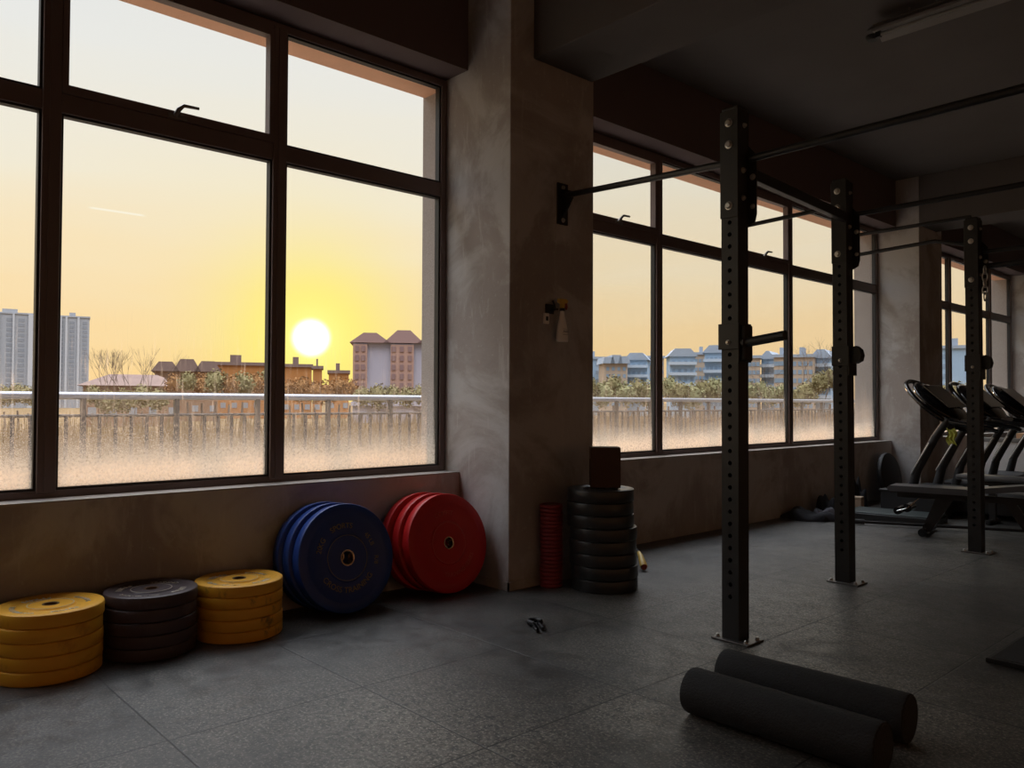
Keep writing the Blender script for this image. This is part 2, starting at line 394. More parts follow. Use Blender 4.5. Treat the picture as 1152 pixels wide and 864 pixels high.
# skirting round the pillar
bm = B_()
box(bm, -4.22, -3.708, 3.368, 3.38, 0, .055); box(bm, -3.72, -3.708, 3.368, 4.17, 0, .055)
struct('baseboard_pillar', bm, 'wall')

def bar_frame(bm, y0, y1, z0, z1, wl, wr, wb, wt_, xa=XF-.055, xb=XF):
    box(bm, xa, xb, y0, y0+wl, z0, z1); box(bm, xa, xb, y1-wr, y1, z0, z1)
    box(bm, xa, xb, y0+wl, y1-wr, z0, z0+wb); box(bm, xa, xb, y0+wl, y1-wr, z1-wt_, z1)
def make_window(idx, y0, y1, mull, sashes, z0=.713, z1=3.42):
    """mull: centres of mullions; sashes: indices of upper panes with an opening sash and handle"""
    root = thing('window_%d' % idx, None, 'window', (0, 0, 0)); del root['label']; del root['category']; root['kind'] = 'structure'
    bm = B_(); bar_frame(bm, y0, y1, z0, z1, .045, .045, .035, .045, XF-.045, XF+.006)
    obj('window_frame', bm, 'frame', root)
    zt = 2.652                                            # transom centre
    for c in mull:
        bm = B_(); box(bm, XF-.042, XF+.012, c-.042, c+.042, z0+.02, z1-.02, bevel=.004)
        box(bm, XF-.046, XF+.018, c-.012, c+.012, z0+.03, z1-.03)
        obj('mullion', bm, 'frame', root)
    edges = [y0+.045]+[v for c in mull for v in (c-.042, c+.042)]+[y1-.045]
    for i in range(0, len(edges), 2):
        a, b = edges[i], edges[i+1]
        bm = B_(); box(bm, XF-.042, XF+.004, a, b, zt-.048, zt+.048, bevel=.004); obj('transom', bm, 'frame', root)
        bm = B_(); bar_frame(bm, a, b, z0+.035, zt-.048, .012, .012, .012, .012, XF-.05, XF-.006); obj('glazing_bead', bm, 'gasket', root)
        up_z0 = zt+.048
        if i//2 in sashes:
            bm = B_(); bar_frame(bm, a, b, up_z0, z1-.045, .028, .028, .045, .045, XF-.042, XF+.016); obj('sash', bm, 'frame', root)
            c = (a+b)/2
            h = B_(); box(h, XF+.016, XF+.026, c-.05, c+.05, up_z0+.002, up_z0+.026, bevel=.003)
            tube(h, [(XF+.028, c-.012, up_z0+.015), (XF+.05, c-.005, up_z0+.045), (XF+.055, c+.02, up_z0+.07), (XF+.055, c+.10, up_z0+.074)], [.016, .013, .010, .008], 8)
            obj('handle', h, 'handle', root, 40)
            ua, ub, uz0, uz1 = a+.028, b-.028, up_z0+.045, z1-.09
        else:
            bm = B_(); bar_frame(bm, a, b, up_z0, z1-.045, .012, .012, .012, .012, XF-.05, XF-.006); obj('glazing_bead', bm, 'gasket', root)
            ua, ub, uz0, uz1 = a+.012, b-.012, up_z0+.012, z1-.057
        for (ga, gb, gz0, gz1) in ((a+.008, b-.008, z0+.043, zt-.052), (ua-.004, ub+.004, uz0-.004, uz1+.004)):
            g = B_(); box(g, XF-.036, XF-.030, ga, gb, gz0, gz1); obj('glass_pane', g, 'glass', root)
    return root
make_window(1, -2.0, 3.375, [-1.42, -.24, .945, 2.135], [0, 2, 3][1:2]+[1] if False else [1, 3])
make_window(2, 4.17, 10.395, [4.63, 5.79, 6.98, 8.14, 9.30], [1, 3])
make_window(3, 11.15, 15.87, [11.75, 12.93, 13.95, 14.75], [])
bm = B_(); box(bm, XO, XW, YA, -2.0, ZS, ZT); struct('wall_window_return', bm, 'wall')

# ================================================================== UPRIGHT RIG
def upright_mesh(h=2.685, wd=.095, pitch=.0605, z_first=.22, z_last=2.10, r=.0115):
    """square tube with real holes through its front and back faces"""
    bm = B_(); hw = wd/2; seg = 12
    n = int((z_last-z_first)/pitch)+1
    def plate(y, sgn):
        tunnels = []
        zb = 0.0
        def quad(x0, x1, z0, z1):
            vs = [bm.verts.new(p) for p in ((x0, y, z0), (x1, y, z0), (x1, y, z1), (x0, y, z1))]
            bm.faces.new(vs if sgn < 0 else vs[::-1])
        zlo = z_first-pitch/2
        quad(-hw, hw, 0, zlo)
        for i in range(n):
            zc = z_first+i*pitch; ring = []; outer = []
            for k in range(seg):
                a = 2*PI*(k+.5)/seg; cx, cz = math.cos(a), math.sin(a)
                ring.append(bm.verts.new((r*cx, y, zc+r*cz)))
                s = 1/max(abs(cx)/hw, abs(cz)/(pitch/2)); outer.append(bm.verts.new((cx*s, y, zc+cz*s)))
            corners = {}
            for k in range(seg):
                k2 = (k+1) % seg
                A, Bq = outer[k].co, outer[k2].co
                bm.faces.new((ring[k], outer[k], outer[k2], ring[k2]) if sgn < 0 else (ring[k2], outer[k2], outer[k], ring[k]))
                if abs(A.x-Bq.x) > 1e-6 and abs(A.z-Bq.z) > 1e-6:
                    cxn = hw if (A.x+Bq.x) > 0 else -hw; czn = zc+(pitch/2 if (A.z+Bq.z)/2 > zc else -pitch/2)
                    cv = bm.verts.new((cxn, y, czn)); bm.faces.new((outer[k], cv, outer[k2]) if sgn < 0 else (outer[k2], cv, outer[k]))
            tunnels.append(ring)
        quad(-hw, hw, zlo+n*pitch, h-.02)
        return tunnels
    f = plate(-hw, -1); b = plate(hw, 1)
    for R1, R2 in zip(f, b):
        for k in range(seg): bm.faces.new((R1[k], R1[(k+1) % seg], R2[(k+1) % seg], R2[k]))
    for sx in (-1, 1):
        x = sx*hw; vs = [bm.verts.new(p) for p in ((x, -hw, 0), (x, hw, 0), (x, hw, h-.02), (x, -hw, h-.02))]; bm.faces.new(vs if sx > 0 else vs[::-1])
    # domed plastic end cap
    box(bm, -hw, hw, -hw, hw, h-.021, h, bevel=.008)
    return bm
def obj_raw(name, bm, mat, parent=None):
    me = bpy.data.meshes.new(name); bm.to_mesh(me); bm.free(); me.materials.append(M[mat])
    o = bpy.data.objects.new(name, me); COL.objects.link(o); o.parent = parent; return o
def bolt(parent, x, y, z, axis='-Y', r=.016):
    bm = B_()
    lathe(bm, [(0, 0), (r*1.35, 0), (r*1.35, .003), (r, .0035), (r, .010), (r*.7, .014), (0, .014)], 12, closed=False)
    rot = {'-Y': Rx(PI/2), '+X': Ry(PI/2), '+Z': Matrix.Identity(4), '+Y': Rx(-PI/2)}[axis]
    bmesh.ops.transform(bm, matrix=T(x, y, z) @ rot, verts=bm.verts[:])
    return obj('bolt', bm, 'bolt', parent, 35)
rig = thing('pull_up_rig', 'black steel pull-up rig of three drilled uprights with long bars running off the pillar', 'rig', (-2.2, 3.55, 0))
def rigpart(name, bm, mat='black_steel', parent=None, smooth=None):
    p = parent or rig; o = obj(name, bm, mat, p, smooth); return o
UP = [(-2.210, 3.550), (-2.42, 5.215), (-2.205, 7.055)]
ups = []
um = None
for i, (ux, uy) in enumerate(UP):
    if um is None:
        u = obj_raw('upright', upright_mesh(), 'black_steel', rig); um = u.data
    else:
        u = bpy.data.objects.new('upright', um); COL.objects.link(u); u.parent = rig
    u.location = (ux+2.2, uy-3.55, 0)
    u.rotation_euler = (0, [0, -.004, -.003][i], 0)
    ups.append(u)
    bm = B_(); box(bm, -.095, .115, -.075, .075, 0, .010, bevel=.003)
    obj('base_plate', bm, 'base_steel', u)
    for bx, by in ((-.075, -.045), (.095, .045), (.09, -.05), (-.07, .05)): bolt(u, bx, by, .010, '+Z', .010)
    # upper mounting sleeve with bolts
    bm = B_(); box(bm, -.051, .051, -.0535, -.047, 2.12, 2.665, bevel=.002); box(bm, -.051, .051, .047, .0535, 2.12, 2.665, bevel=.002)
    obj('mounting_plate', bm, 'black_steel', u)
    for z in (2.60, 2.49, 2.18): bolt(u, 0.0 if i != 1 else -.008, -.0535, z)
    # gusset plate for the cross beam
    bm = B_(); prism(bm, [(.046, 2.08), (.085, 2.10), (.095, 2.14), (.095, 2.44), (.046, 2.50)], .047, .0535, 'XZ')
    obj('gusset', bm, 'black_steel', u)
    bolt(u, .075, .047, 2.33, '-Y', .012); bolt(u, .075, .047, 2.18, '-Y', .010); bolt(u, .0475, 0, 2.36, '+X', .012); bolt(u, .0475, .01, 2.59, '+X', .010); bolt(u, .0475, 0, 2.22, '+X', .011)
def rl(p): return (p[0]+2.2, p[1]-3.55, p[2])
def bar(pts, r=.019, name='pull_up_bar'):
    bm = B_(); tube(bm, [rl(p) for p in pts], r, 14); return rigpart(name, bm, smooth=40)
bar([(-3.70, 3.85, 2.575), (-2.235, 3.60, 2.43)])
bar([(-2.14, 3.58, 2.42), (.1, 3.58, 2.44)])
bar([(-3.18, 5.25, 2.50), (-2.55, 5.25, 2.52), (-2.44, 5.25, 2.49)], .015)
bar([(-2.355, 5.27, 2.45), (.1, 5.27, 2.47)], .017)
bar([(-3.19, 7.06, 2.51), (-2.5, 7.06, 2.54), (-2.23, 7.06, 2.47)], .016)
bar([(-3.19, 7.06, 2.69), (-2.23, 7.06, 2.70)], .016)
bar([(-2.15, 7.10, 2.41), (.1, 7.10, 2.40)], .018)
bar([(-2.15, 7.10, 2.29), (.1, 7.10, 2.30)], .022)
for i in range(1):
    (ax, ay), (bx, by) = UP[i], UP[i+1]
    bm = B_(); L = math.hypot(bx-ax, by-ay-.10)
    box(bm, -.022, .022, 0, L, -.03, .03, bevel=.004)
    an = -math.atan2(bx-ax, by-ay)
    bmesh.ops.transform(bm, matrix=T(*rl((ax+.02, ay+.05, 2.37))) @ Rz(an) @ Rx(.03 if i == 0 else .01), verts=bm.verts[:])
    rigpart('cross_beam', bm)
# wall bracket
bm = B_(); box(bm, -3.72, -3.708, 3.80, 3.90, 2.38, 2.66, bevel=.003)
prism(bm, [(-3.71, 2.42), (-3.71, 2.62), (-3.62, 2.59), (-3.62, 2.55)], 3.838, 3.860, 'XZ')
bmesh.ops.transform(bm, matrix=T(2.2, -3.55, 0), verts=bm.verts[:])
wb = rigpart('wall_bracket', bm)
for z in (2.63, 2.41): bolt(wb, -3.708+2.2, 3.85-3.55, z, '+X', .012)
# holders clamped on the uprights
def j_cup(x, y, z, label, s=1.0, peg=0.0, group=None):
    t = thing('rack_holder', label, 'rack holder', (x, y, z), group)
    bm = B_(); box(bm, -.058, -.051, -.056, .056, -.035, .085, bevel=.002); box(bm, -.058, .058, -.062, -.0555, -.045, .085, bevel=.002)
    box(bm, .0515, .060, -.062, .056, -.11, .085, bevel=.003); obj('bracket', bm, 'black_steel', t)
    if peg:
        bm = B_(); tube(bm, [(.060, -.02, -.012), (.078, -.02, -.012)], .034, 20); tube(bm, [(.075, -.02, -.012), (.075+peg, -.02, .012)], [.024, .024], 20)
        tube(bm, [(.075+peg, -.02, .012), (.078+peg, -.02, .012)], [.024, .020], 20); obj('peg', bm, 'black_steel', t, 50)
        bm = B_(); box(bm, .060, .085, -.045, .03, -.105, .075, bevel=.008); obj('protective_pad', bm, 'matt_black', t)
    else:
        bm = B_(); prism(bm, [(.060, -.03), (.060, .07), (.085, .085), (.115, .06), (.125, .02), (.115, -.015), (.085, -.03)], -.03, .03, 'XZ')
        obj('hook', bm, 'matt_black', t)
    bolt(t, 0, -.0625, -.01, '-Y', .009)
    return t
j_cup(UP[0][0], UP[0][1], 1.50, 'black clamp with a long round peg sticking out of the nearest rig upright', peg=.21)
j_cup(UP[1][0], UP[1][1], 1.48, 'stubby black hook clamped halfway up the middle rig upright')
j_cup(UP[2][0], UP[2][1], 1.49, 'stubby black hook clamped halfway up the farthest rig upright')
# chain hanging from the far upright
ch = thing('hanging_chain', 'short dark metal chain hanging beside the top of the farthest upright', 'chain', (UP[2][0]+.085, UP[2][1]-.03, 1.98))
for k in range(5):
    bm = B_(); pts = [(0.019*math.cos(a), 0, .034*math.sin(a)) for a in [2*PI*j/14 for j in range(14)]]
    tube(bm, pts, .0058, 8, closed=True)
    bmesh.ops.transform(bm, matrix=T(0, 0, .27-.053*k) @ Rz(0 if k % 2 else PI/2.2), verts=bm.verts[:])
    obj('chain_link', bm, 'silver', ch, 60)

# ================================================================== WEIGHT PLATES
def text_mesh(bm, s, size, radius, mid_deg, flip=False, z=0.0, depth=.0015, track=1.0):
    """raised lettering bent round a circle in the XY plane"""
    cu = bpy.data.curves.new('t', 'FONT'); cu.body = s; cu.size = size; cu.extrude = depth; cu.align_x = 'CENTER'; cu.align_y = 'CENTER'; cu.space_character = track
    o = bpy.data.objects.new('t', cu); COL.objects.link(o); bpy.context.view_layer.update()
    me = bpy.data.meshes.new_from_object(o.evaluated_get(bpy.context.evaluated_depsgraph_get()))
    b2 = B_(); b2.from_mesh(me)
    for v in b2.verts:
        x, y = v.co.x, v.co.y
        if flip: rr = radius-y; a = math.radians(mid_deg)+x/radius
        else: rr = radius+y; a = math.radians(mid_deg)-x/radius
        v.co = Vector((rr*math.cos(a), rr*math.sin(a), z+v.co.z))
    tmp = bpy.data.meshes.new('tmp'); b2.to_mesh(tmp); b2.free(); bm.from_mesh(tmp)
    bpy.data.objects.remove(o); bpy.data.curves.remove(cu); bpy.data.meshes.remove(me); bpy.data.meshes.remove(tmp)
def plate_profile(R, t, hub, hole):
    h = t/2; rc = .007
    half = [(hole, h-.002), (hub*.62, h-.002), (hub, h-.002), (hub+.006, h-.008), (R*.74, h-.008), (R*.80, h-.001), (R*.83, h), (R-rc, h), (R-.002, h-.003), (R, h-rc)]
    return half+[(r, -z) for r, z in half[::-1]]
def make_plate(name, R, t, body, print_mat, label, texts, group, hole=.026, hub=.10, ring='ring', seg=64):
    root = thing(name, label, 'weight plate', (0, 0, 0), group)
    bm = B_(); lathe(bm, plate_profile(R, t, hub, hole+.008), seg); obj('disc', bm, body, root, 32)
    bm = B_(); lathe(bm, [(hole, t/2-.0015), (hole+.003, t/2-.0004), (hole+.008, t/2-.0004), (hole+.0081, -t/2+.0004), (hole+.003, -t/2+.0004), (hole, -t/2+.0015)], 32); obj('hub_ring', bm, ring, root, 40)
    if texts:
        for (s, size, rad, deg, flip) in texts:
            bm = B_(); text_mesh(bm, s, size, rad, deg, flip, t/2-.0075); obj('lettering', bm, print_mat, root)
    # fine raised line round the hub
    bm = B_(); lathe(bm, [(hub-.006, t/2-.0022), (hub-.006, t/2-.0008), (hub-.0035, t/2-.0008), (hub-.0035, t/2-.0022)], seg); obj('raised_line', bm, print_mat or body, root)
    return root
# flat stacks along the low wall ----------------------------------------------------
def stack(proto, cx, cy, n, t, label_of, z0=0.0, jit=.004, group=None, tilt=0.0, rot=None):
    out = []
    for k in range(n):
        p = proto if k == 0 else copy_tree(proto)
        p.location = (cx+random.uniform(-jit, jit), cy+random.uniform(-jit, jit), z0+t*(k+.5))
        p.rotation_euler = (0, 0, rot if (rot is not None and k == n-1) else random.uniform(0, 6.28))
        p['label'] = label_of(k, n)
        if group: p['group'] = group
        out.append(p)
    return out
ORD = ['bottom', 'second from bottom', 'middle', 'second from top', 'topmost']
T1 = [('10KG', .055, .145, 60, False), ('10KG', .055, .145, 240, False), ('BUMPER PLATE', .030, .145, 150, False), ('TRAINING', .030, .145, -30, False)]
yp = make_plate('bumper_plate', .212, .059, 'yellow', 'pale_print', '', T1, '', ring='hole_dark', hub=.095)
stack(yp, -3.962, .880, 5, .059, lambda k, n: 'clean yellow rubber weight plate, %s of the leftmost stack' % ORD[k], group='yellow plates in the leftmost stack', rot=2.3)
gp = make_plate('bumper_plate', .207, .0585, 'grey', 'pale_print', '', T1, '', ring='hole_dark', hub=.095)
stack(gp, -3.985, 1.312, 5, .0585, lambda k, n: 'worn grey rubber weight plate, %s of the grey stack between the yellow ones' % ORD[k], group='grey plates between the yellow stacks', rot=2.9)
yd = make_plate('bumper_plate', .215, .0560, 'yellow_dirty', 'pale_print', '', T1, '', ring='hole_dark', hub=.095)
stack(yd, -3.975, 1.745, 5, .0560, lambda k, n: 'scuffed yellow rubber weight plate, %s of the stack beside the blue plates' % ORD[k], group='scuffed yellow plates beside the blue ones', rot=2.6)
# leaning plates ---------------------------------------------------------------------
def lean(proto, labels, xface, ys, R, t, phi, rolls, dz=None):
    for k, lab in enumerate(labels):
        p = proto if k == 0 else copy_tree(proto)
        zc = R*math.cos(phi)+t/2*math.sin(phi)+.0008
        x = xface-(t/2+k*(t+.004))/math.cos(phi)
        M4 = T(x, ys[k], zc) @ Ry(-phi) @ Ry(PI/2) @ Rz(PI/2+rolls[k])
        p.matrix_world = M4; p['label'] = lab
TB = [('SPORTS', .042, .178, 97, False), ('20', .042, .178, 160, False), ('KG', .042, .178, 147, False), ('45 LB', .036, .178, 30, False), ('R/8', .036, .190, -10, False), ('CROSS TRAINING', .044, .178, 268, True)]
# in plate coordinates the lettering is laid out with +Y up once standing
bp = make_plate('bumper_plate', .302, .072, 'blue', 'blue_text', '', TB, 'blue plates leaning on the wall', hole=.036, hub=.13, seg=80)
lean(bp, ['big blue rubber weight plate at the front of the leaning blue group, lettering showing',
          'big blue rubber weight plate in the middle of the leaning blue group',
          'big blue rubber weight plate at the back of the blue group, against the wall'], -3.925, [2.350, 2.330, 2.31], .302, .072, .175, [0, .6, 1.9])
TR = [('COMFIT', .040, .185, 95, False), ('TRAINING SERIES', .036, .195, 295, True)]
rp = make_plate('bumper_plate', .304, .072, 'red', 'red_text', '', TR, 'red plates leaning on the wall', hole=.030, hub=.13, seg=80)
lean(rp, ['big red rubber weight plate at the front of the leaning red group, beside the pillar',
          'big red rubber weight plate in the middle of the leaning red group',
          'big red rubber weight plate at the back of the red group, against the wall'], -3.915, [3.060, 3.04, 3.005], .304, .072, .180, [0, .9, 2.2])
# small red plates in a tall column ---------------------------------------------------
N = 21
sp = make_plate('small_weight_plate', .074, .0252, 'red_dark', None, '', None, '', hole=.018, hub=.045, seg=40)
for ch_ in list(sp.children):
    if ch_.name.startswith('raised_line'): bpy.data.objects.remove(ch_)
pl = stack(sp, -3.636, 3.675, N, .0252, lambda k, n: '', jit=.0025, group='small red plates stacked by the pillar')
def nth(k, n):
    w_ = ['', 'second', 'third', 'fourth', 'fifth', 'sixth', 'seventh', 'eighth', 'ninth', 'tenth', 'eleventh']
    if k == 0: return 'at the very bottom'
    if k == n-1: return 'on the very top'
    if k == n//2 and n % 2: return 'exactly in the middle'
    return ('%s from the bottom' % w_[k]) if k < n/2 else ('%s from the top' % w_[n-1-k])
for k, p in enumerate(pl): p['label'] = 'small dull red weight plate in the slim column by the pillar, %s' % nth(k, N)
# black plates stack ------------------------------------------------------------------
kp = make_plate('bumper_plate', .214, .0795, 'black_rubber', None, '', None, '', hole=.03, hub=.11, seg=64, ring='matt_black')
dx = [-.002, .000, -.008, -.010, -.006, -.022, -.025, -.022]
for k in range(8):
    p = kp if k == 0 else copy_tree(kp)
    p.location = (-3.39+dx[k], 3.912+dx[k]*.6, .0795*(k+.5)+.0005); p.rotation_euler = (0, 0, k*1.1)
    p['label'] = 'thick black rubber weight plate in the tall black stack, %s' % nth(k, 8); p['group'] = 'black plates in the tall stack'

# cardboard box on the black stack
cb = thing('cardboard_box', 'dark brown cardboard box standing on top of the tall black plate stack', 'box', (-3.435, 3.965, .6375), rotz=.80)
bm = B_(); box(bm, -.095, .095, -.09, .09, 0, .258, bevel=.003); obj('carton', bm, 'card', cb)
bm = B_(); box(bm, -.0958, .0958, -.022, .022, .18, .2595); obj('tape_strip', bm, 'tape', cb)

# yellow handled tool lying behind the stack
yt = thing('skipping_rope', 'yellow gripped rope lying on the floor behind the tall black stack', 'handle', (-3.55, 4.50, 0))
bm = B_(); tube(bm, [(-.10, .09, .10), (-.06, .06, .085), (0, .01, .045), (.02, -.005, .028)], [.013, .018, .026, .026], 14); obj('rope_grip', bm, 'yellow_plastic', yt, 50)
bm = B_(); tube(bm, [(.02, -.005, .028), (.03, -.012, .021)], [.024, .018], 14); obj('end_cap', bm, 'red_plastic', yt, 50)
bm = B_(); tube(bm, [(-.10, .09, .10), (-.28, .24, .12), (-.34, .22, .02)], .008, 10); obj('cord', bm, 'matt_black', yt, 50)

# barbell collar clip on the floor
cc = thing('barbell_clip', 'black lever barbell clip lying open on the floor before the pillar', 'clip', (-3.06, 2.97, 0), rotz=-.55)
bm = B_(); pts = [(.034*math.cos(a), .034*math.sin(a), .016) for a in [math.radians(20+i*20) for i in range(17)]]
vs = []
for i in range(len(pts)-1):
    a, b = Vector(pts[i]), Vector(pts[i+1])
r_ = tube(bm, pts, .011, 8); bmesh.ops.scale(bm, vec=(1, 1, 1.2), verts=bm.verts[:]); obj('collar', bm, 'matt_black', cc, 50)
bm = B_(); box(bm, .025, .15, -.026, -.008, .004, .026, bevel=.004); obj('lever', bm, 'gloss_black', cc)
bm = B_(); box(bm, .025, .12, .010, .026, .004, .024, bevel=.004); obj('jaw', bm, 'matt_black', cc)
bm = B_(); tube(bm, [(.03, -.017, .003), (.03, -.017, .030)], .006, 10); obj('pivot_pin', bm, 'bolt', cc, 50)

# foam rollers
def roller(p0, p1, r, label):
    p0, p1 = Vector(p0), Vector(p1); L = (p1-p0).length; an = math.atan2(p1.y-p0.y, p1.x-p0.x)
    t = thing('foam_roller', label, 'foam roller', (p0.x, p0.y, r), 'foam rollers on the floor', an)
    bm = B_(); seg = 56; c = .008
    prof = [(0, 0), (r-c, 0), (r-.002, .002), (r, c)]+[(r*(1+random.uniform(-.004, .004)), c+(L-2*c)*i/30) for i in range(1, 30)]+[(r, L-c), (r-.002, L-.002), (r-c, L), (0, L)]
    lathe(bm, prof, seg, Ry(PI/2), closed=False)
    for v in bm.verts:
        if c < v.co.x < L-c:
            s = 1+random.uniform(-.007, .007); v.co.y *= s; v.co.z *= s
    obj('foam_body', bm, 'foam', t, 40)
    bm = B_(); lathe(bm, [(r*.93, L-.001), (r*.93, L+.0012), (r*.90, L+.0012), (r*.90, L-.001)], seg, Ry(PI/2)); obj('end_rim', bm, 'matt_black', t)
    return t
roller((-1.81, 2.60, .085), (-1.09, 2.61, .085), .085, 'black speckled foam roller lying nearest the viewer')
roller((-1.85, 2.885, .086), (-1.13, 2.925, .086), .086, 'black speckled foam roller lying behind the nearest one, close to the upright')

# rubber mat at right
mt = thing('rubber_mat', 'thin black rubber mat on the floor at the right edge', 'mat', (-1.25, 4.10, 0))
bm = B_(); box(bm, 0, 1.6, 0, 1.05, 0, .022, bevel=.004); obj('mat_sheet', bm, 'black_rubber', mt)
bm = B_(); box(bm, .02, 1.58, .02, 1.03, .0215, .0235); obj('top_texture', bm, 'foam', mt)

# ================================================================== PILLAR FITTINGS
sb = thing('spray_bottle', 'white spray bottle with yellow trigger hanging on the big pillar', 'spray bottle', (-3.655, 3.79, 1.585))
bm = B_(); prof = [(0, 0), (.045, 0), (.050, .006), (.048, .03), (.043, .085), (.032, .13), (.020, .175), (.016, .20), (.014, .206), (0, .206)]
lathe(bm, prof, 36, Matrix.Diagonal((.62, 1, 1, 1)), closed=False); obj('bottle', bm, 'white_plastic', sb, 45)
bm = B_(); lathe(bm, [(0, .204), (.018, .204), (.018, .222), (0, .222)], 20, closed=False); obj('collar', bm, 'matt_black', sb, 40)
bm = B_(); prism(bm, [(-.012, .222), (-.014, .250), (-.038, .262), (-.036, .282), (.030, .284), (.046, .272), (.040, .258), (.014, .254), (.012, .222)], -.011, .011, 'YZ'); obj('spray_head', bm, 'yellow_plastic', sb)
bm = B_(); prism(bm, [(.016, .256), (.040, .258), (.046, .232), (.038, .214), (.030, .232), (.018, .238)], -.007, .007, 'YZ'); obj('trigger', bm, 'red_plastic', sb)
def flat_text(s, size, mat, name, parent, M4):
    cu = bpy.data.curves.new('t', 'FONT'); cu.body = s; cu.size = size; cu.extrude = .0004; cu.align_x = 'CENTER'; cu.align_y = 'CENTER'
    o = bpy.data.objects.new('t', cu); COL.objects.link(o); bpy.context.view_layer.update()
    me = bpy.data.meshes.new_from_object(o.evaluated_get(bpy.context.evaluated_depsgraph_get())); me.transform(M4); me.materials.append(M[mat])
    bpy.data.objects.remove(o); bpy.data.curves.remove(cu)
    n_ = bpy.data.objects.new(name, me); COL.objects.link(n_); n_.parent = parent; return n_
MT = Matrix(((0, 0, 1, .0305), (1, 0, 0, .004), (0, 1, 0, .066), (0, 0, 0, 1)))
flat_text('AWF', .022, 'label', 'label_print', sb, MT)
bm = B_(); box(bm, .0285, .0300, -.022, .028, .046, .048); box(bm, .0285, .0300, -.018, .020, .082, .0835); obj('label_rule', bm, 'label', sb)
hk = thing('bottle_bracket', 'small black bracket on the pillar that holds the spray bottle', 'bracket', (-3.72, 3.75, 1.80))
bm = B_(); box(bm, 0, .010, -.055, .02, -.03, .035, bevel=.003); box(bm, .01, .05, -.01, .02, -.006, .006, bevel=.002); tube(bm, [(.045, -.005, 0), (.040, -.008, .03), (.025, -.008, .055)], .006, 8)
obj('arm', bm, 'matt_black', hk)
lb = thing('wall_switch', 'tiny pale switch box on the pillar left of the spray bottle', 'switch', (-3.72, 3.695, 1.70))
bm = B_(); box(bm, 0, .018, -.022, .022, 0, .072, bevel=.003); obj('switch_box', bm, 'white_plastic', lb)
bm = B_(); box(bm, .018, .022, -.010, .010, .022, .050, bevel=.001); obj('rocker', bm, 'matt_black', lb)

# ceiling lamp (off)
fx = thing('ceiling_lamp', 'unlit grey batten lamp with a bare tube under the dark ceiling', 'lamp', (-2.50, 5.90, 3.90))
bm = B_(); box(bm, 0, 2.4, -.04, .04, .02, .075, bevel=.004); prism(bm, [(-.13, .00), (-.06, .05), (.06, .05), (.13, .00), (.13, -.006), (.055, .042), (-.055, .042), (-.13, -.006)], 0.0, 2.4, 'YZ'); obj('batten', bm, 'fixture', fx)
bm = B_(); tube(bm, [(.05, 0, .0), (2.35, 0, .0)], .014, 12); obj('lamp_tube', bm, 'tube', fx, 50)
bm = B_(); box(bm, .01, .05, -.015, .015, -.02, .03, bevel=.002); box(bm, 2.35, 2.39, -.015, .015, -.02, .03, bevel=.002); obj('tube_holder', bm, 'gasket', fx)
bm = B_(); tube(bm, [(.25, 0, .07), (.25, 0, .12)], .008, 8); tube(bm, [(2.1, 0, .07), (2.1, 0, .12)], .008, 8); obj('hanger', bm, 'fixture', fx)
sn = thing('smoke_detector', 'small dark round detector on the ceiling by the lamp end', 'detector', (-2.62, 6.15, ZC))
bm = B_(); lathe(bm, [(0, 0), (.05, 0), (.05, -.015), (.035, -.035), (0, -.038)], 24, closed=False); obj('detector_body', bm, 'matt_black', sn, 40)

# ================================================================== GYM EQUIPMENT AT THE FAR END
# flat bench ------------------------------------------------------------
bn = thing('weight_bench', 'black padded weight bench with grey-sheened seat, left of the farthest upright', 'bench', (-2.75, 7.68, 0), rotz=0.16)
bm = B_(); prism(bm, [(-.34, .0), (-.37, .025), (-.34, .05), (.28, .055), (.31, .03), (.28, .0)], -.13, .13, 'XZ')
bmesh.ops.transform(bm, matrix=T(0, 0, .385), verts=bm.verts[:]); obj('seat_pad', bm, 'vinyl', bn, 30)
bm = B_(); prism(bm, [(.33, .40), (.36, .45), (.85, .52), (.86, .47)], -.12, .12, 'XZ'); obj('back_pad', bm, 'vinyl', bn, 30)
bm = B_(); box(bm, -.30, .80, -.03, .03, .325, .385, bevel=.004); obj('main_beam', bm, 'black_steel', bn)
bm = B_(); prism(bm, [(.02, .33), (.16, .33), (-.02, .03), (-.10, .03)], -.03, .03, 'XZ'); obj('front_leg', bm, 'black_steel', bn)
bm = B_(); tube(bm, [(-.06, -.14, .034), (-.06, .34, .034)], .024, 14); obj('foot_bar', bm, 'black_steel', bn, 50)
bm = B_(); tube(bm, [(-.06, -.18, .036), (-.06, -.13, .036)], .036, 14); obj('foot_cap', bm, 'gloss_black', bn, 50)
bm = B_(); prism(bm, [(.55, .33), (.64, .33), (.82, .03), (.74, .03)], -.03, .03, 'XZ'); obj('rear_leg', bm, 'black_steel', bn)
bm = B_(); tube(bm, [(.78, -.26, .034), (.78, .26, .034)], .024, 14); obj('foot_bar', bm, 'black_steel', bn, 50)
bm = B_(); tube(bm, [(-.20, -.10, .235), (-.20, .10, .235)], .038, 16); tube(bm, [(-.28, -.10, .205), (-.28, .10, .205)], .034, 16); obj('roller_pad', bm, 'gloss_black', bn, 50)
bm = B_(); tube(bm, [(-.20, -.115, .235), (-.28, -.115, .205)], .006, 8); tube(bm, [(-.20, -.115, .235), (-.10, 0, .34)], .005, 8); obj('roller_link', bm, 'chrome', bn, 50)
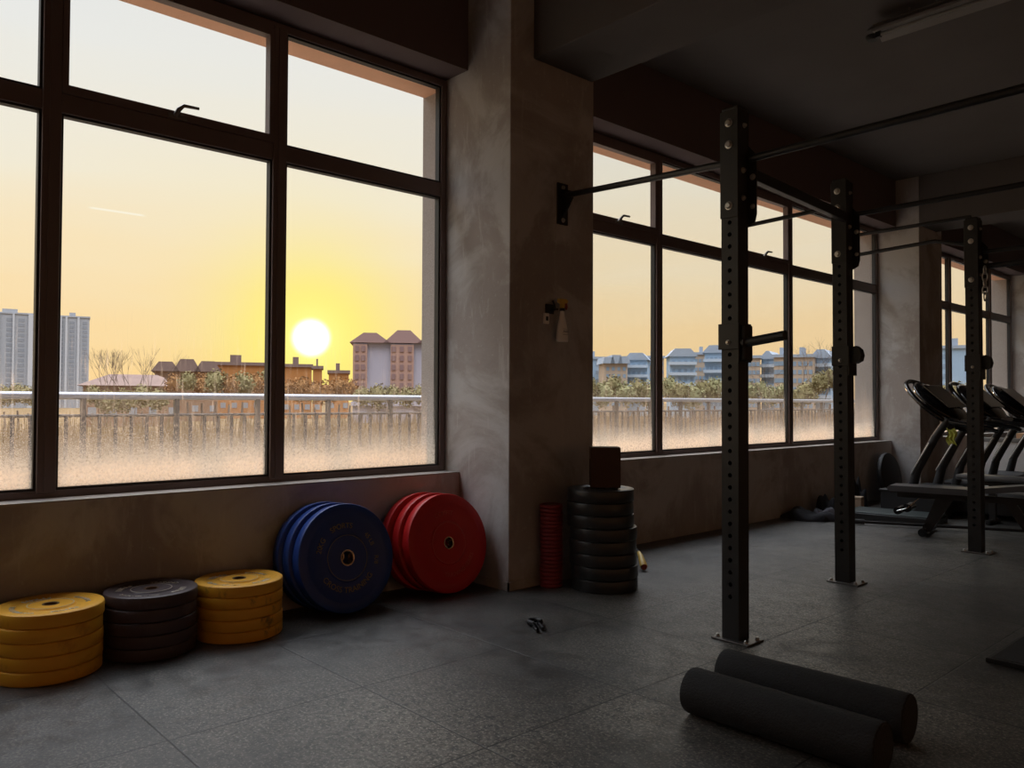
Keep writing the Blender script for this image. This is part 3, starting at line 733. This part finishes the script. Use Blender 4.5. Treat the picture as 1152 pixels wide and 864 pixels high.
# second bench further right
b2 = thing('weight_bench', 'slim black bench whose top shows right of the farthest upright', 'bench', (-2.20, 8.86, 0), rotz=0.0)
bm = B_(); box(bm, -.72, .70, -.13, .13, .425, .475, bevel=.015); obj('seat_pad', bm, 'vinyl', b2, 40)
bm = B_(); box(bm, -.5, .6, -.025, .025, .375, .425, bevel=.003); obj('main_beam', bm, 'black_steel', b2)
for xx in (-.42, .52):
    bm = B_(); box(bm, xx-.03, xx+.03, -.025, .025, .03, .38, bevel=.003); obj('leg', bm, 'black_steel', b2)
    bm = B_(); tube(bm, [(xx, -.16, .022), (xx, .16, .022)], .022, 12); obj('foot_bar', bm, 'black_steel', b2, 50)

# treadmills --------------------------------------------------------------
def treadmill(x, y, label, s=1.0, rz=0.0):
    t = thing('treadmill', label, 'treadmill', (x, y, 0), 'treadmills by the far windows', rz)
    bm = B_(); box(bm, -.05, 1.75, -.40, .40, .05, .20, bevel=.02); box(bm, -.30, .15, -.38, .38, .03, .26, bevel=.03); obj('deck', bm, 'matt_black', t)
    for sy in (-1, 1):
        bm = B_(); box(bm, .12, 1.72, sy*.40-.045, sy*.40+.045, .19, .225, bevel=.006); obj('side_rail', bm, 'silver', t)
    bm = B_(); box(bm, .14, 1.73, -.33, .33, .198, .206); obj('running_belt', bm, 'foam', t)
    for sy in (-1, 1):
        bm = B_(); tube(bm, [(-.18, sy*.36, .12), (-.10, sy*.37, .45), (.09, sy*.37, .82), (.22, sy*.36, 1.02)], [.052, .046, .042, .040], 14); obj('mast', bm, 'matt_black', t, 50)
        bm = B_(); tube(bm, [(-.14, sy*.36-.055, .42), (.05, sy*.37-.053, .76)], .010, 8); obj('mast_trim', bm, 'silver', t, 50)
        bm = B_(); tube(bm, [(.20, sy*.36, 1.0), (.32, sy*.37, .98), (.62, sy*.38, .93), (.70, sy*.38, .90)], [.03, .027, .024, .018], 12); obj('handrail', bm, 'gloss_black', t, 50)
    # console: domed oval shell tipped back, with a looped rim
    A4 = T(.02, 0, 1.19) @ Ry(math.radians(42))
    bm = B_(); bmesh.ops.create_uvsphere(bm, u_segments=36, v_segments=18, radius=1.0, matrix=A4 @ Matrix.Diagonal((.34, .40, .085, 1)))
    obj('console', bm, 'gloss_black', t, 80)
    bm = B_(); pts = [tuple(A4 @ Vector((.40*math.cos(a), .46*math.sin(a), -.03))) for a in [2*PI*j/44 for j in range(44)]]
    tube(bm, pts, .026, 10, closed=True); obj('console_rim', bm, 'gloss_black', t, 60)
    bm = B_()
    box(bm, -.20, .16, -.26, .26, .074, .090, mat=A4, bevel=.004); obj('screen', bm, 'gloss_black', t)
    bm = B_(); box(bm, .12, .26, -.34, .34, .90, 1.03, bevel=.03); obj('crossbar', bm, 'matt_black', t)
    bm = B_(); tube(bm, [(.28, -.14, 1.00), (.34, 0, 1.00), (.28, .14, 1.00)], .018, 10); obj('pulse_grip', bm, 'silver', t, 50)
    if s != 1: t.scale = (s, s, s)
    return t
treadmill(-3.34, 9.50, 'black treadmill with a big oval tilted console, the nearest one by the far pillar')
treadmill(-3.34, 10.85, 'black treadmill with a big oval tilted console, half hidden behind the farthest upright')
treadmill(-3.34, 12.15, 'black treadmill partly cut off by the right edge, the farthest one')
lc = thing('lime_cloth', 'small lime yellow cloth hanging under the nearer treadmill console', 'cloth', (-3.07, 9.085, .84))
bm = B_()
g = bmesh.ops.create_grid(bm, x_segments=10, y_segments=14, size=.5)
for v in bm.verts:
    px, py = v.co.x, v.co.y
    v.co = Vector((.085*px+.012*math.sin(py*9), .012*math.sin(px*14+py*6), .16*py*(1-.15*math.cos(px*6))))
ret = bmesh.ops.solidify(bm, geom=bm.faces[:], thickness=.004); 
obj('towel', bm, 'lime', lc, 60)

# dark round plate/ball leaning in the corner
bl = thing('exercise_disc', 'round black disc leaning on the low wall in the corner of the far pillar', 'disc', (-4.06, 9.95, 0))
bm = B_(); lathe(bm, [(0, .03), (.24, .035), (.285, .025), (.295, 0), (.285, -.025), (.24, -.035), (0, -.03)], 48, closed=False)
bmesh.ops.transform(bm, matrix=T(0, 0, .294) @ Ry(PI/2-.17), verts=bm.verts[:])
obj('disc', bm, 'matt_black', bl, 50)
bm = B_(); 
bx_ = thing('storage_crate', 'low black crate on the floor behind the bench', 'crate', (-3.42, 8.95, 0))
box(bm, -.28, .35, -.14, .14, 0, .25, bevel=.015); obj('crate_body', bm, 'matt_black', bx_)
bm = B_(); box(bm, -.29, .36, -.15, .15, .235, .26, bevel=.006); obj('crate_rim', bm, 'black_rubber', bx_)

# step platform & things on the floor in front of it
sp_ = thing('step_platform', 'low dark green deck lying along the wall behind the middle upright', 'platform', (-3.36, 8.35, 0), rotz=.12)
bm = B_(); box(bm, -.42, .42, -.22, .22, .055, .085, bevel=.008); obj('deck_top', bm, 'teal_mat', sp_)
bm = B_(); box(bm, -.43, .43, -.235, -.20, 0.0, .07, bevel=.006); box(bm, -.43, .43, .20, .235, 0.0, .07, bevel=.006); box(bm, -.43, -.40, -.22, .22, 0, .06); box(bm, .40, .43, -.22, .22, 0, .06); obj('side_frame', bm, 'black_steel', sp_)
pb = thing('carton', 'small pale tan carton beside the middle upright against the low wall', 'box', (-3.90, 8.64, .0), rotz=.2)
bm = B_(); box(bm, -.08, .08, -.07, .07, 0.0, .17, bevel=.006); obj('carton_body', bm, 'pale_box', pb)
bm = B_(); box(bm, -.0805, .0805, -.0705, .0705, .145, .150); obj('lid_edge', bm, 'card', pb)
def heap(name, cx, cy, rx, ry, h, mat, label, cat, seed, rot=0):
    rnd = random.Random(seed); bm = B_()
    bmesh.ops.create_icosphere(bm, subdivisions=4, radius=1)
    ph = [rnd.uniform(0, 6) for _ in range(6)]
    for v in bm.verts:
        x, y, z = v.co
        s = 1+.16*math.sin(3*x+ph[0])*math.cos(4*y+ph[1])+.10*math.sin(7*y+5*x+ph[2])
        v.co = Vector((x*rx*s, y*ry*s, max(0, z)*h*s*(1+.35*math.sin(5*x+ph[3]))))
    o = obj(name, bm, mat, None, 70); o.location = (cx, cy, 0.0); o.rotation_euler = (0, 0, rot)
    return tag(o, label, cat)
heap('gym_bag', -3.97, 7.72, .24, .14, .10, 'cloth_dark', 'flat black bag on the floor by the low wall, leftmost of the heap', 'bag', 3, .2)
heap('folded_jacket', -3.92, 8.00, .13, .14, .085, 'cloth_grey', 'crumpled grey jacket on the floor left of the middle upright', 'jacket', 5, .1)
heap('gym_bag', -4.04, 8.30, .12, .12, .17, 'cloth_dark', 'small slumped black bag behind the grey jacket by the wall', 'bag', 8)
heap('gym_bag', -3.99, 8.92, .10, .12, .27, 'cloth_dark', 'upright black bag between the tan carton and the bench', 'bag', 11)

# long barbell lying on the floor behind the bench
bb = thing('barbell', 'long thin black barbell lying on the floor under the bench', 'barbell', (-3.02, 7.99, 0.03), rotz=.44)
bm = B_(); tube(bm, [(-.45, 0, 0), (1.0, 0, 0)], .014, 12); obj('shaft', bm, 'black_steel', bb, 50)
bm = B_(); tube(bm, [(-.62, 0, 0), (-.45, 0, 0)], .025, 14); obj('sleeve', bm, 'black_steel', bb, 50)
bm = B_(); tube(bm, [(1.0, 0, 0), (1.28, 0, 0)], .025, 14); obj('sleeve', bm, 'black_steel', bb, 50)

# plywood box & shelf at the far right
pw = thing('plyo_box', 'pale plywood box at the right edge beyond the treadmills', 'box', (-3.32, 13.4, 0))
bm = B_(); box(bm, -.26, .26, -.25, .25, 0, .76, bevel=.004); obj('box_panel', bm, 'plywood', pw)
bm = B_(); box(bm, -.262, -.14, -.262, -.24, .56, .64, bevel=.002); obj('hand_hole', bm, 'matt_black', pw)
sh = thing('wall_shelf', 'narrow orange-brown shelf on the far end wall', 'shelf', (-3.85, 15.9, 1.44))
bm = B_(); box(bm, -.32, .5, -.16, 0, 0, .03, bevel=.003); obj('shelf_board', bm, 'plywood', sh)
for xx in (-.2, .35):
    bm = B_(); prism(bm, [(0, 0), (-.12, 0), (0, -.12)], xx, xx+.015, 'YZ'); obj('bracket', bm, 'matt_black', sh)
gb = thing('low_partition', 'low grey partition panel behind the treadmills', 'partition', (-2.75, 12.8, 0))
bm = B_(); box(bm, -1.2, 2.6, -.03, .03, .05, .64, bevel=.004); obj('panel', bm, 'white_plastic', gb)
bm = B_(); box(bm, -1.22, 2.62, -.04, .04, .64, .70, bevel=.004); obj('top_rail', bm, 'fixture', gb)
for xx in (-1.1, .2, 1.6, 2.5):
    bm = B_(); box(bm, xx-.02, xx+.02, -.12, .12, 0, .05); obj('foot', bm, 'black_steel', gb)

# ================================================================== OUTSIDE
bm = B_(); box(bm, -8.05, XO, -14, 60, -.30, -.06); struct('floor_terrace', bm, 'terrace', 'outer terrace slab')
bm = B_(); box(bm, -8.05, -7.75, -14, 60, -4.0, -.301); struct('wall_terrace', bm, 'terrace')
bm = B_()
g = bmesh.ops.create_grid(bm, x_segments=60, y_segments=60, size=1.0)
for v in bm.verts: v.co = Vector((-8.0-(v.co.x+1)*1200, v.co.y*2400+500, -4.0+random.uniform(-.05, .05)))
gr = obj('ground', bm, 'ground'); gr['kind'] = 'structure'
# railing with a thick round top bar, a thin lower rail, posts and balusters
rail = thing('terrace_railing', 'long steel terrace railing with bright round top bar and many thin balusters outside the windows', 'railing', (-7.9, 0, -.06))
bm = B_(); tube(bm, [(0, -10, 1.285), (0, 46, 1.285)], .034, 16); obj('top_bar', bm, 'rail_bar', rail, 50)
bm = B_(); tube(bm, [(0, -10, 1.105), (0, 46, 1.105)], .014, 10); obj('lower_rail', bm, 'rail_post', rail, 50)
bm = B_(); tube(bm, [(0, -10, .12), (0, 46, .12)], .016, 10); obj('bottom_rail', bm, 'rail_post', rail, 50)
pm = None; k = 0; y = .35; nb = 0
bal_mesh = None; rest = B_()
while y < 30:
    if k % 6 == 0:
        if pm is None:
            bm = B_(); box(bm, -.025, .025, -.022, .022, 0, 1.26, bevel=.003); o = obj('post', bm, 'rail_post', rail); pm = o.data
        else:
            o = bpy.data.objects.new('post', pm); COL.objects.link(o); o.parent = rail
        o.location = (0, y, 0)
    else:
        if nb < 100:
            if bal_mesh is None:
                bm = B_(); tube(bm, [(0, 0, .12), (0, 0, 1.105)], .018, 8); o = obj('baluster', bm, 'rail_post', rail, 50); bal_mesh = o.data
            else:
                o = bpy.data.objects.new('baluster', bal_mesh); COL.objects.link(o); o.parent = rail
            o.location = (0, y, 0)
        else: tube(rest, [(0, y, .12), (0, y, 1.105)], .018, 6)
        nb += 1
    y += .137; k += 1
o = obj('baluster', rest, 'rail_post', rail, 50); o['kind'] = 'stuff'

def facing(root, name, x0, x1, z0, z1, mat, depth=.25, y=0.0, mesh=None):
    if mesh is None:
        bm = B_(); box(bm, -(x1-x0)/2, (x1-x0)/2, -depth, 0.05, -(z1-z0)/2, (z1-z0)/2); o = obj(name, bm, mat, root); mesh = o.data
    else:
        o = bpy.data.objects.new(name, mesh); COL.objects.link(o); o.parent = root
    o.location = ((x0+x1)/2, y, (z0+z1)/2); return o
def building(name, label, az, dist, width, height, depth, body, roofm, win=None, wmat='blue_window', roof='flat', group=None, ribs=None, ribmat=None, zbase=-4.0, turn=0.0, wsize=(1.4, 1.5), wings=None, band=None):
    """az in degrees from +Y toward -X; local -Y looks back at the gym"""
    a = math.radians(az); x, y = -math.sin(a)*dist, math.cos(a)*dist
    root = thing(name, label, 'building', (x, y, zbase), group, a+turn)
    w2 = width/2
    bm = B_(); box(bm, -w2, w2, 0, depth, 0, height)
    if wings:
        for (wx0, wx1, out, wh) in wings: box(bm, wx0, wx1, -out, 1, 0, wh)
    obj('wall', bm, body, root)
    bm = B_()
    if roof == 'flat': box(bm, -w2-.4, w2+.4, -.5, depth+.5, height, height+.9); box(bm, -w2*.3, w2*.1, 1, depth*.6, height+.9, height+3.0)
    elif roof == 'gable':
        prism(bm, [(-w2-.8, height), (-w2+1.6, height+2.6), (w2-1.6, height+2.6), (w2+.8, height)], -.8, depth+.8, 'XZ')
        bmesh.ops.scale(bm, vec=(1, 1, 1), verts=bm.verts[:])
    elif roof == 'hip':
        r0 = [bm.verts.new(p) for p in ((-w2-1, -1, height), (w2+1, -1, height), (w2+1, depth+1, height), (-w2-1, depth+1, height))]
        r1_ = [bm.verts.new(p) for p in ((-w2*.5, depth/2, height+height*.30), (w2*.5, depth/2, height+height*.30))]
        bm.faces.new(r0[::-1]); bm.faces.new((r0[0], r0[1], r1_[1], r1_[0])); bm.faces.new((r0[1], r0[2], r1_[1])); bm.faces.new((r0[2], r0[3], r1_[0], r1_[1])); bm.faces.new((r0[3], r0[0], r1_[0]))
    elif roof == 'multi':
        n_ = 3
        for i in range(n_):
            c0 = -w2+width*i/n_; c1 = -w2+width*(i+1)/n_; hh = (2.3, 3.0, 2.6)[i]
            prism(bm, [(c0-.8, height), ((c0+c1)/2-1.5, height+hh), ((c0+c1)/2+1.5, height+hh), (c1+.8, height)], -1.2, depth+.8, 'XZ')
    obj('roof', bm, roofm, root)
    if ribs:
        rm = None
        for (rx, rw, out) in ribs:
            bm = B_(); box(bm, rx-rw/2, rx+rw/2, -out, .1, 0, height); obj('column', bm, ribmat, root)
    if band:
        for zb in band[0]:
            bm = B_(); box(bm, -w2-.3, w2+.3, -1.6, .1, zb, zb+1.0); obj('balcony', bm, band[1], root)
    if win:
        cols, rows, z0, z1 = win; mesh = None
        for c in cols:
            out = 0
            if wings:
                for (wx0, wx1, o_, wh) in wings:
                    if wx0 < c < wx1: out = -o_
            for r in range(rows):
                z = z0+(z1-z0)*(r+.5)/rows
                o = facing(root, 'window', c-wsize[0]/2, c+wsize[0]/2, z-wsize[1]/2, z+wsize[1]/2, wmat, .12, out, mesh); mesh = o.data
    return root
def az_of(px): return math.degrees(YAW)-math.degrees(math.atan((px-576)/F_PX))
def hz(px_y, px_x, dist):
    """height above the ground plane for a picture row at a given range"""
    dep = dist*math.cos(math.atan((px_x-576)/F_PX)); return (451.6-px_y+.0042*(px_x-576))*dep/F_PX+1.19+4.0
def wid(px, x, dist): return px*dist*math.cos(math.atan((x-576)/F_PX))/F_PX
# pale high rise slabs on the left
D = 560
building('tower_block', 'tall pale grey apartment tower seen behind the left mullion, the taller of two', az_of(14), D, wid(74, 14, D), hz(353, 14, D), 18, 'tower', 'tower', ([-18, -12, -2, 4, 14, 19], 16, 6, hz(353, 14, D)-2), 'tower_dark', 'flat', 'high rise towers on the left',
         ribs=[(-8, 2.0, 1.5), (0, 1.0, 1.2), (9, 3.0, 2.0), (24, 2.0, 1.5)], ribmat='tower_rib', wsize=(3.2, 2.0))
building('tower_block', 'pale grey apartment tower ending right of the left mullion, the right one of two', az_of(82), D, wid(31, 82, D), hz(357, 82, D), 16, 'tower', 'tower', ([-7, -1, 6], 18, 6, hz(357, 82, D)-2), 'tower_dark', 'flat', 'high rise towers on the left',
         ribs=[(-10, 2.0, 1.5), (-4, 1.2, 1.2), (2.5, 1.2, 1.2)], ribmat='tower_rib', wsize=(2.6, 1.9))
# low tiled roofs
D = 170
building('pavilion', 'low brown building with a wide sweeping tiled roof left of centre', az_of(150), D, wid(100, 150, D), hz(434, 150, D), 14, 'brown_wall', 'brown_roof', ([-7, -3.5, 0, 3.5, 7], 1, 1.5, 4.5), 'tower_dark', 'hip')
D = 210
building('pavilion', 'brown hall with a stepped tiled roof beside the sweeping roof', az_of(210), D, wid(66, 210, D), hz(418, 210, D), 16, 'brown_wall', 'brown_roof', ([-6, -2, 2, 6], 2, 1.5, 8), 'tower_dark', 'multi')
D = 240
building('low_block', 'long rust brown block just left of the middle mullion', az_of(268), D, wid(60, 268, D), hz(411, 268, D), 14, 'rust_wall', 'brown_roof', ([-7, -4, -1, 2, 5], 2, 2, 9), 'tower_dark', 'flat')
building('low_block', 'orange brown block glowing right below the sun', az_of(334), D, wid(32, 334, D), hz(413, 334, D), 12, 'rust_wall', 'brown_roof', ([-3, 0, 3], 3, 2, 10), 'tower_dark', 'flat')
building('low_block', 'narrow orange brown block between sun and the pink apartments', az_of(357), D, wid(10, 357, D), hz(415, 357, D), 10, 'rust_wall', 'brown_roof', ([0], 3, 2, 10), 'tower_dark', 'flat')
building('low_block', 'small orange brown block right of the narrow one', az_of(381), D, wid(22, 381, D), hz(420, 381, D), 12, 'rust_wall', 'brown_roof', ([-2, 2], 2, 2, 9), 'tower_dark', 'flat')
# pink and white apartment house
D = 190; W_ = wid(112, 452, D); H_ = hz(386, 440, D)
building('apartment_house', 'pink and white six storey apartment house with a gabled mauve roof near the right jamb', az_of(454), D, W_, H_, 14, 'flat_white', 'flat_roof',
         ([-W_*.46, -W_*.40, -W_*.10, -W_*.02, W_*.06, W_*.30], 6, 5.5, H_-.4), 'flat_window', 'multi', None, wsize=(.9, 1.3),
         ribs=None, wings=[(-W_*.5, -W_*.36, .8, H_-.2), (-W_*.13, W_*.10, .8, H_-.2)], band=([4.0], 'flat_white'))
for o in [x for x in COL.objects if x.name.startswith('apartment_house')][:1]:
    for (a_, b_) in ((-W_*.5, -W_*.36), (-W_*.13, W_*.10)):
        bm = B_(); box(bm, a_, b_, -.95, -.75, 5.2, H_-.4); obj('pink_bay', bm, 'flat_pink', o)
    for ch_ in o.children:
        if ch_.name.startswith('window'): ch_.location.y -= .25
# pale blue blocks seen through the second window
specs = [(668, 30, 404, 300, 'blue_wall', 'flat'), (693, 26, 409, 285, 'tan_wall', 'multi'), (716, 24, 405, 295, 'blue_wall', 'gable'), (738, 18, 403, 310, 'tan_wall', 'flat'),
         (768, 28, 401, 270, 'blue_wall', 'gable'), (790, 18, 399, 300, 'tan_wall', 'flat'), (803, 20, 397, 280, 'blue_wall', 'gable'), (846, 18, 403, 260, 'tan_wall', 'flat'),
         (864, 14, 404, 265, 'blue_wall', 'gable'), (879, 16, 402, 250, 'tan_wall', 'flat'), (903, 24, 402, 245, 'tan_wall', 'flat'), (924, 20, 403, 250, 'blue_wall', 'gable'), (828, 18, 398, 300, 'blue_wall', 'flat')]
names = ['leftmost beside the pillar', 'second right of the pillar', 'third right of the pillar', 'fourth, cut by the first mullion', 'gabled, first right of the mullion', 'narrow, left of the nearest upright',
         'tall gabled, half behind the nearest upright', 'first right of the nearest upright under the peg', 'second right of the nearest upright', 'just left of the thin mullion', 'just right of the thin mullion', 'beside the middle upright', 'hidden mostly by the nearest upright']
for (px, wpx, top, D, body, rf), nm in zip(specs, names):
    Wd = wid(wpx, px, D); Hh = hz(top, px, D)
    tone = 'pale blue' if body == 'blue_wall' else 'tan'
    building('housing_block', '%s housing block beyond the trees, %s' % (tone, nm), az_of(px), D, Wd, Hh, 12, body, 'blue_roof', ([-Wd*.36, -Wd*.12, Wd*.12, Wd*.36], 6, 3, Hh-.6), 'blue_window', rf,
             'housing blocks seen through the second window', wsize=(1.0, 1.3), turn=random.uniform(-.25, .25),
             band=([Hh*.35, Hh*.52, Hh*.69, Hh*.86], 'blue_white') if rf == 'gable' else None)
building('housing_block', 'hazy block glimpsed through the third window behind the farthest upright', az_of(1076), 260, wid(40, 1076, 260), hz(392, 1076, 260), 12, 'blue_wall', 'blue_roof', ([-8, -3, 3, 8], 6, 3, 20), 'blue_window', 'flat', wsize=(1.2, 1.4))

# trees -------------------------------------------------------------------
def crown_mesh(seed, r=1.0, n=420):
    rnd = random.Random(seed); bm = B_()
    bmesh.ops.create_icosphere(bm, subdivisions=2, radius=.72)
    for v in bm.verts: v.co *= 1+rnd.uniform(-.18, .18)
    for _ in range(n):
        dv = Vector((rnd.gauss(0, 1), rnd.gauss(0, 1), rnd.gauss(0, 1))).normalized(); p = dv*rnd.uniform(.66, 1.08)
        s = rnd.uniform(.05, .12); q = Matrix.Rotation(rnd.uniform(0, 6.28), 3, dv) @ Matrix.Rotation(rnd.uniform(0, 3), 3, 'X')
        vs = [bm.verts.new(p+q @ Vector(c)*s) for c in ((-1, -.6, 0), (1, -.6, .2), (.8, .6, 0), (-.8, .7, -.2))]
        bm.faces.new(vs)
    for v in bm.verts: v.co *= r
    me = bpy.data.meshes.new('crown'); bm.to_mesh(me); bm.free(); return me
crowns = {}
for lm in ('leaf_a', 'leaf_b', 'leaf_c'):
    crowns[lm] = []
    for s in range(3):
        me = crown_mesh(s*7+len(lm)+ord(lm[-1])); me.materials.append(M[lm]); crowns[lm].append(me)
bm = B_(); tube(bm, [(0, 0, 0), (.05, 0, .5), (0, 0, 1.0)], [.07, .055, .04], 8); trunk_me = bpy.data.meshes.new('trunk'); bm.to_mesh(trunk_me); bm.free(); trunk_me.materials.append(M['bark'])
def tree(px, top, dist, wpx, lm, label, group, i=0):
    a = math.radians(az_of(px)); x, y = -math.sin(a)*dist, math.cos(a)*dist; h = hz(top, px, dist); w_ = wid(wpx, px, dist)/2
    root = thing('bushy_tree', label, 'tree', (x, y, -4.0), group, random.uniform(0, 6))
    o = bpy.data.objects.new('crown', crowns[lm][i % 3]); COL.objects.link(o); o.parent = root; o.location = (0, 0, h-min(h*.55, w_*1.15)); o.scale = (w_, w_, min(h*.55, w_*1.15))
    o = bpy.data.objects.new('trunk', trunk_me); COL.objects.link(o); o.parent = root; o.scale = (max(1, h*.4), max(1, h*.4), h*.5)
    return root
i = 0
tone = {'leaf_a': 'olive', 'leaf_b': 'yellow-green', 'leaf_c': 'rust-toned'}
def tree_row(pxs, tops, dist, w_, mats, where):
    global i
    for j, px in enumerate(pxs):
        lm = mats[j % len(mats)]
        tree(px, tops[j % len(tops)]+random.uniform(-2, 2), dist*random.uniform(.92, 1.08), w_*random.uniform(.85, 1.2), lm,
             '%s bushy tree outside, %s' % (tone[lm], where), 'bushy trees: %s, %s' % (where, tone[lm]), i); i += 1
tree_row([5, 20, 32, 45], [432, 430, 434], 120, 20, ['leaf_a'], 'at the foot of the grey towers')
tree_row([104, 121, 140, 160, 178], [434, 438, 436], 110, 22, ['leaf_a'], 'in front of the sweeping brown roof')
tree_row([196, 211, 227, 243, 258, 273, 288, 300], [422, 418, 421, 416], 140, 24, ['leaf_c', 'leaf_a'], 'on the brown rise left of the middle mullion')
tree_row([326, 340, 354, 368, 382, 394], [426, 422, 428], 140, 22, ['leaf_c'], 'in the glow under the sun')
tree_row([408, 425, 441, 458, 474], [436, 431, 434], 110, 22, ['leaf_a'], 'at the foot of the pink apartments')
tree_row([664, 677, 690, 704, 718, 731], [424, 428, 421, 430], 120, 24, ['leaf_a', 'leaf_b'], 'between the pillar and first mullion of the second window')
tree_row([752, 765, 779, 792, 804], [424, 428, 431, 425], 120, 24, ['leaf_b', 'leaf_a'], 'between the first mullion and the nearest upright')
tree_row([845, 856, 868, 880], [432, 430, 434], 120, 20, ['leaf_b'], 'right of the nearest upright')
tree_row([896, 908, 922, 934], [434, 428, 420, 414], 110, 22, ['leaf_a'], 'between the thin mullion and the middle upright')
tree_row([1064, 1076, 1090], [430], 110, 22, ['leaf_a'], 'through the third window')
def bare_tree(px, top, dist, label, seed, group, spread=.35):
    rnd = random.Random(seed); a = math.radians(az_of(px)); x, y = -math.sin(a)*dist, math.cos(a)*dist; h = hz(top, px, dist)
    bm = B_()
    def grow(p, dv, L, r, n):
        q = p+dv*L; tube(bm, [p, (p+q)/2+Vector((rnd.uniform(-1, 1), rnd.uniform(-1, 1), 0))*L*.05, q], [r, r*.85, r*.65], 5)
        if n <= 0: return
        for _ in range(3):
            nd = (dv+Vector((rnd.uniform(-1, 1), rnd.uniform(-1, 1), rnd.uniform(-.2, .6)))*spread*1.5).normalized(); grow(q, nd, L*rnd.uniform(.6, .8), r*.6, n-1)
    grow(Vector((0, 0, 0)), Vector((0, 0, 1)), h*.38, h*.0055, 4)
    o = obj('bare_tree', bm, 'bark'); o.location = (x, y, -4); return tag(o, label, 'tree', group)
for j, (px, tp) in enumerate([(117, 396), (131, 398), (139, 393), (153, 397), (171, 404)]):
    bare_tree(px, tp, 130, 'thin leafless tree standing over the sweeping brown roof', j+1, 'leafless trees over the brown roof', .30)
for j, (px, tp) in enumerate([(902, 388), (927, 391), (866, 400)]):
    bare_tree(px, tp, 115, ['leafless tree just right of the thin mullion in the second window', 'leafless tree beside the middle upright in the second window', 'low leafless tree under the peg in the second window'][j], j+20, 'leafless trees in the second window', .45)
# dry reed belt beyond the terrace
rnd = random.Random(5); bm = B_()
for _ in range(16000):
    x = -rnd.uniform(34, 95); y = rnd.uniform(-5, 2.2*abs(x)+40); h = rnd.uniform(1.6, 4.3)
    a = rnd.uniform(0, PI); w_ = rnd.uniform(.07, .22); dx_, dy_ = math.cos(a)*w_, math.sin(a)*w_; lx, ly = rnd.uniform(-.3, .3), rnd.uniform(-.3, .3)
    vs = [bm.verts.new(p) for p in ((x-dx_, y-dy_, 0), (x+dx_, y+dy_, 0), (x+lx, y+ly, h))]; bm.faces.new(vs)
rd = obj('reed_belt', bm, 'reed'); rd.location = (0, 0, -4.0); tag(rd, 'belt of dry brown reeds beyond the terrace railing', 'reeds', kind='stuff')
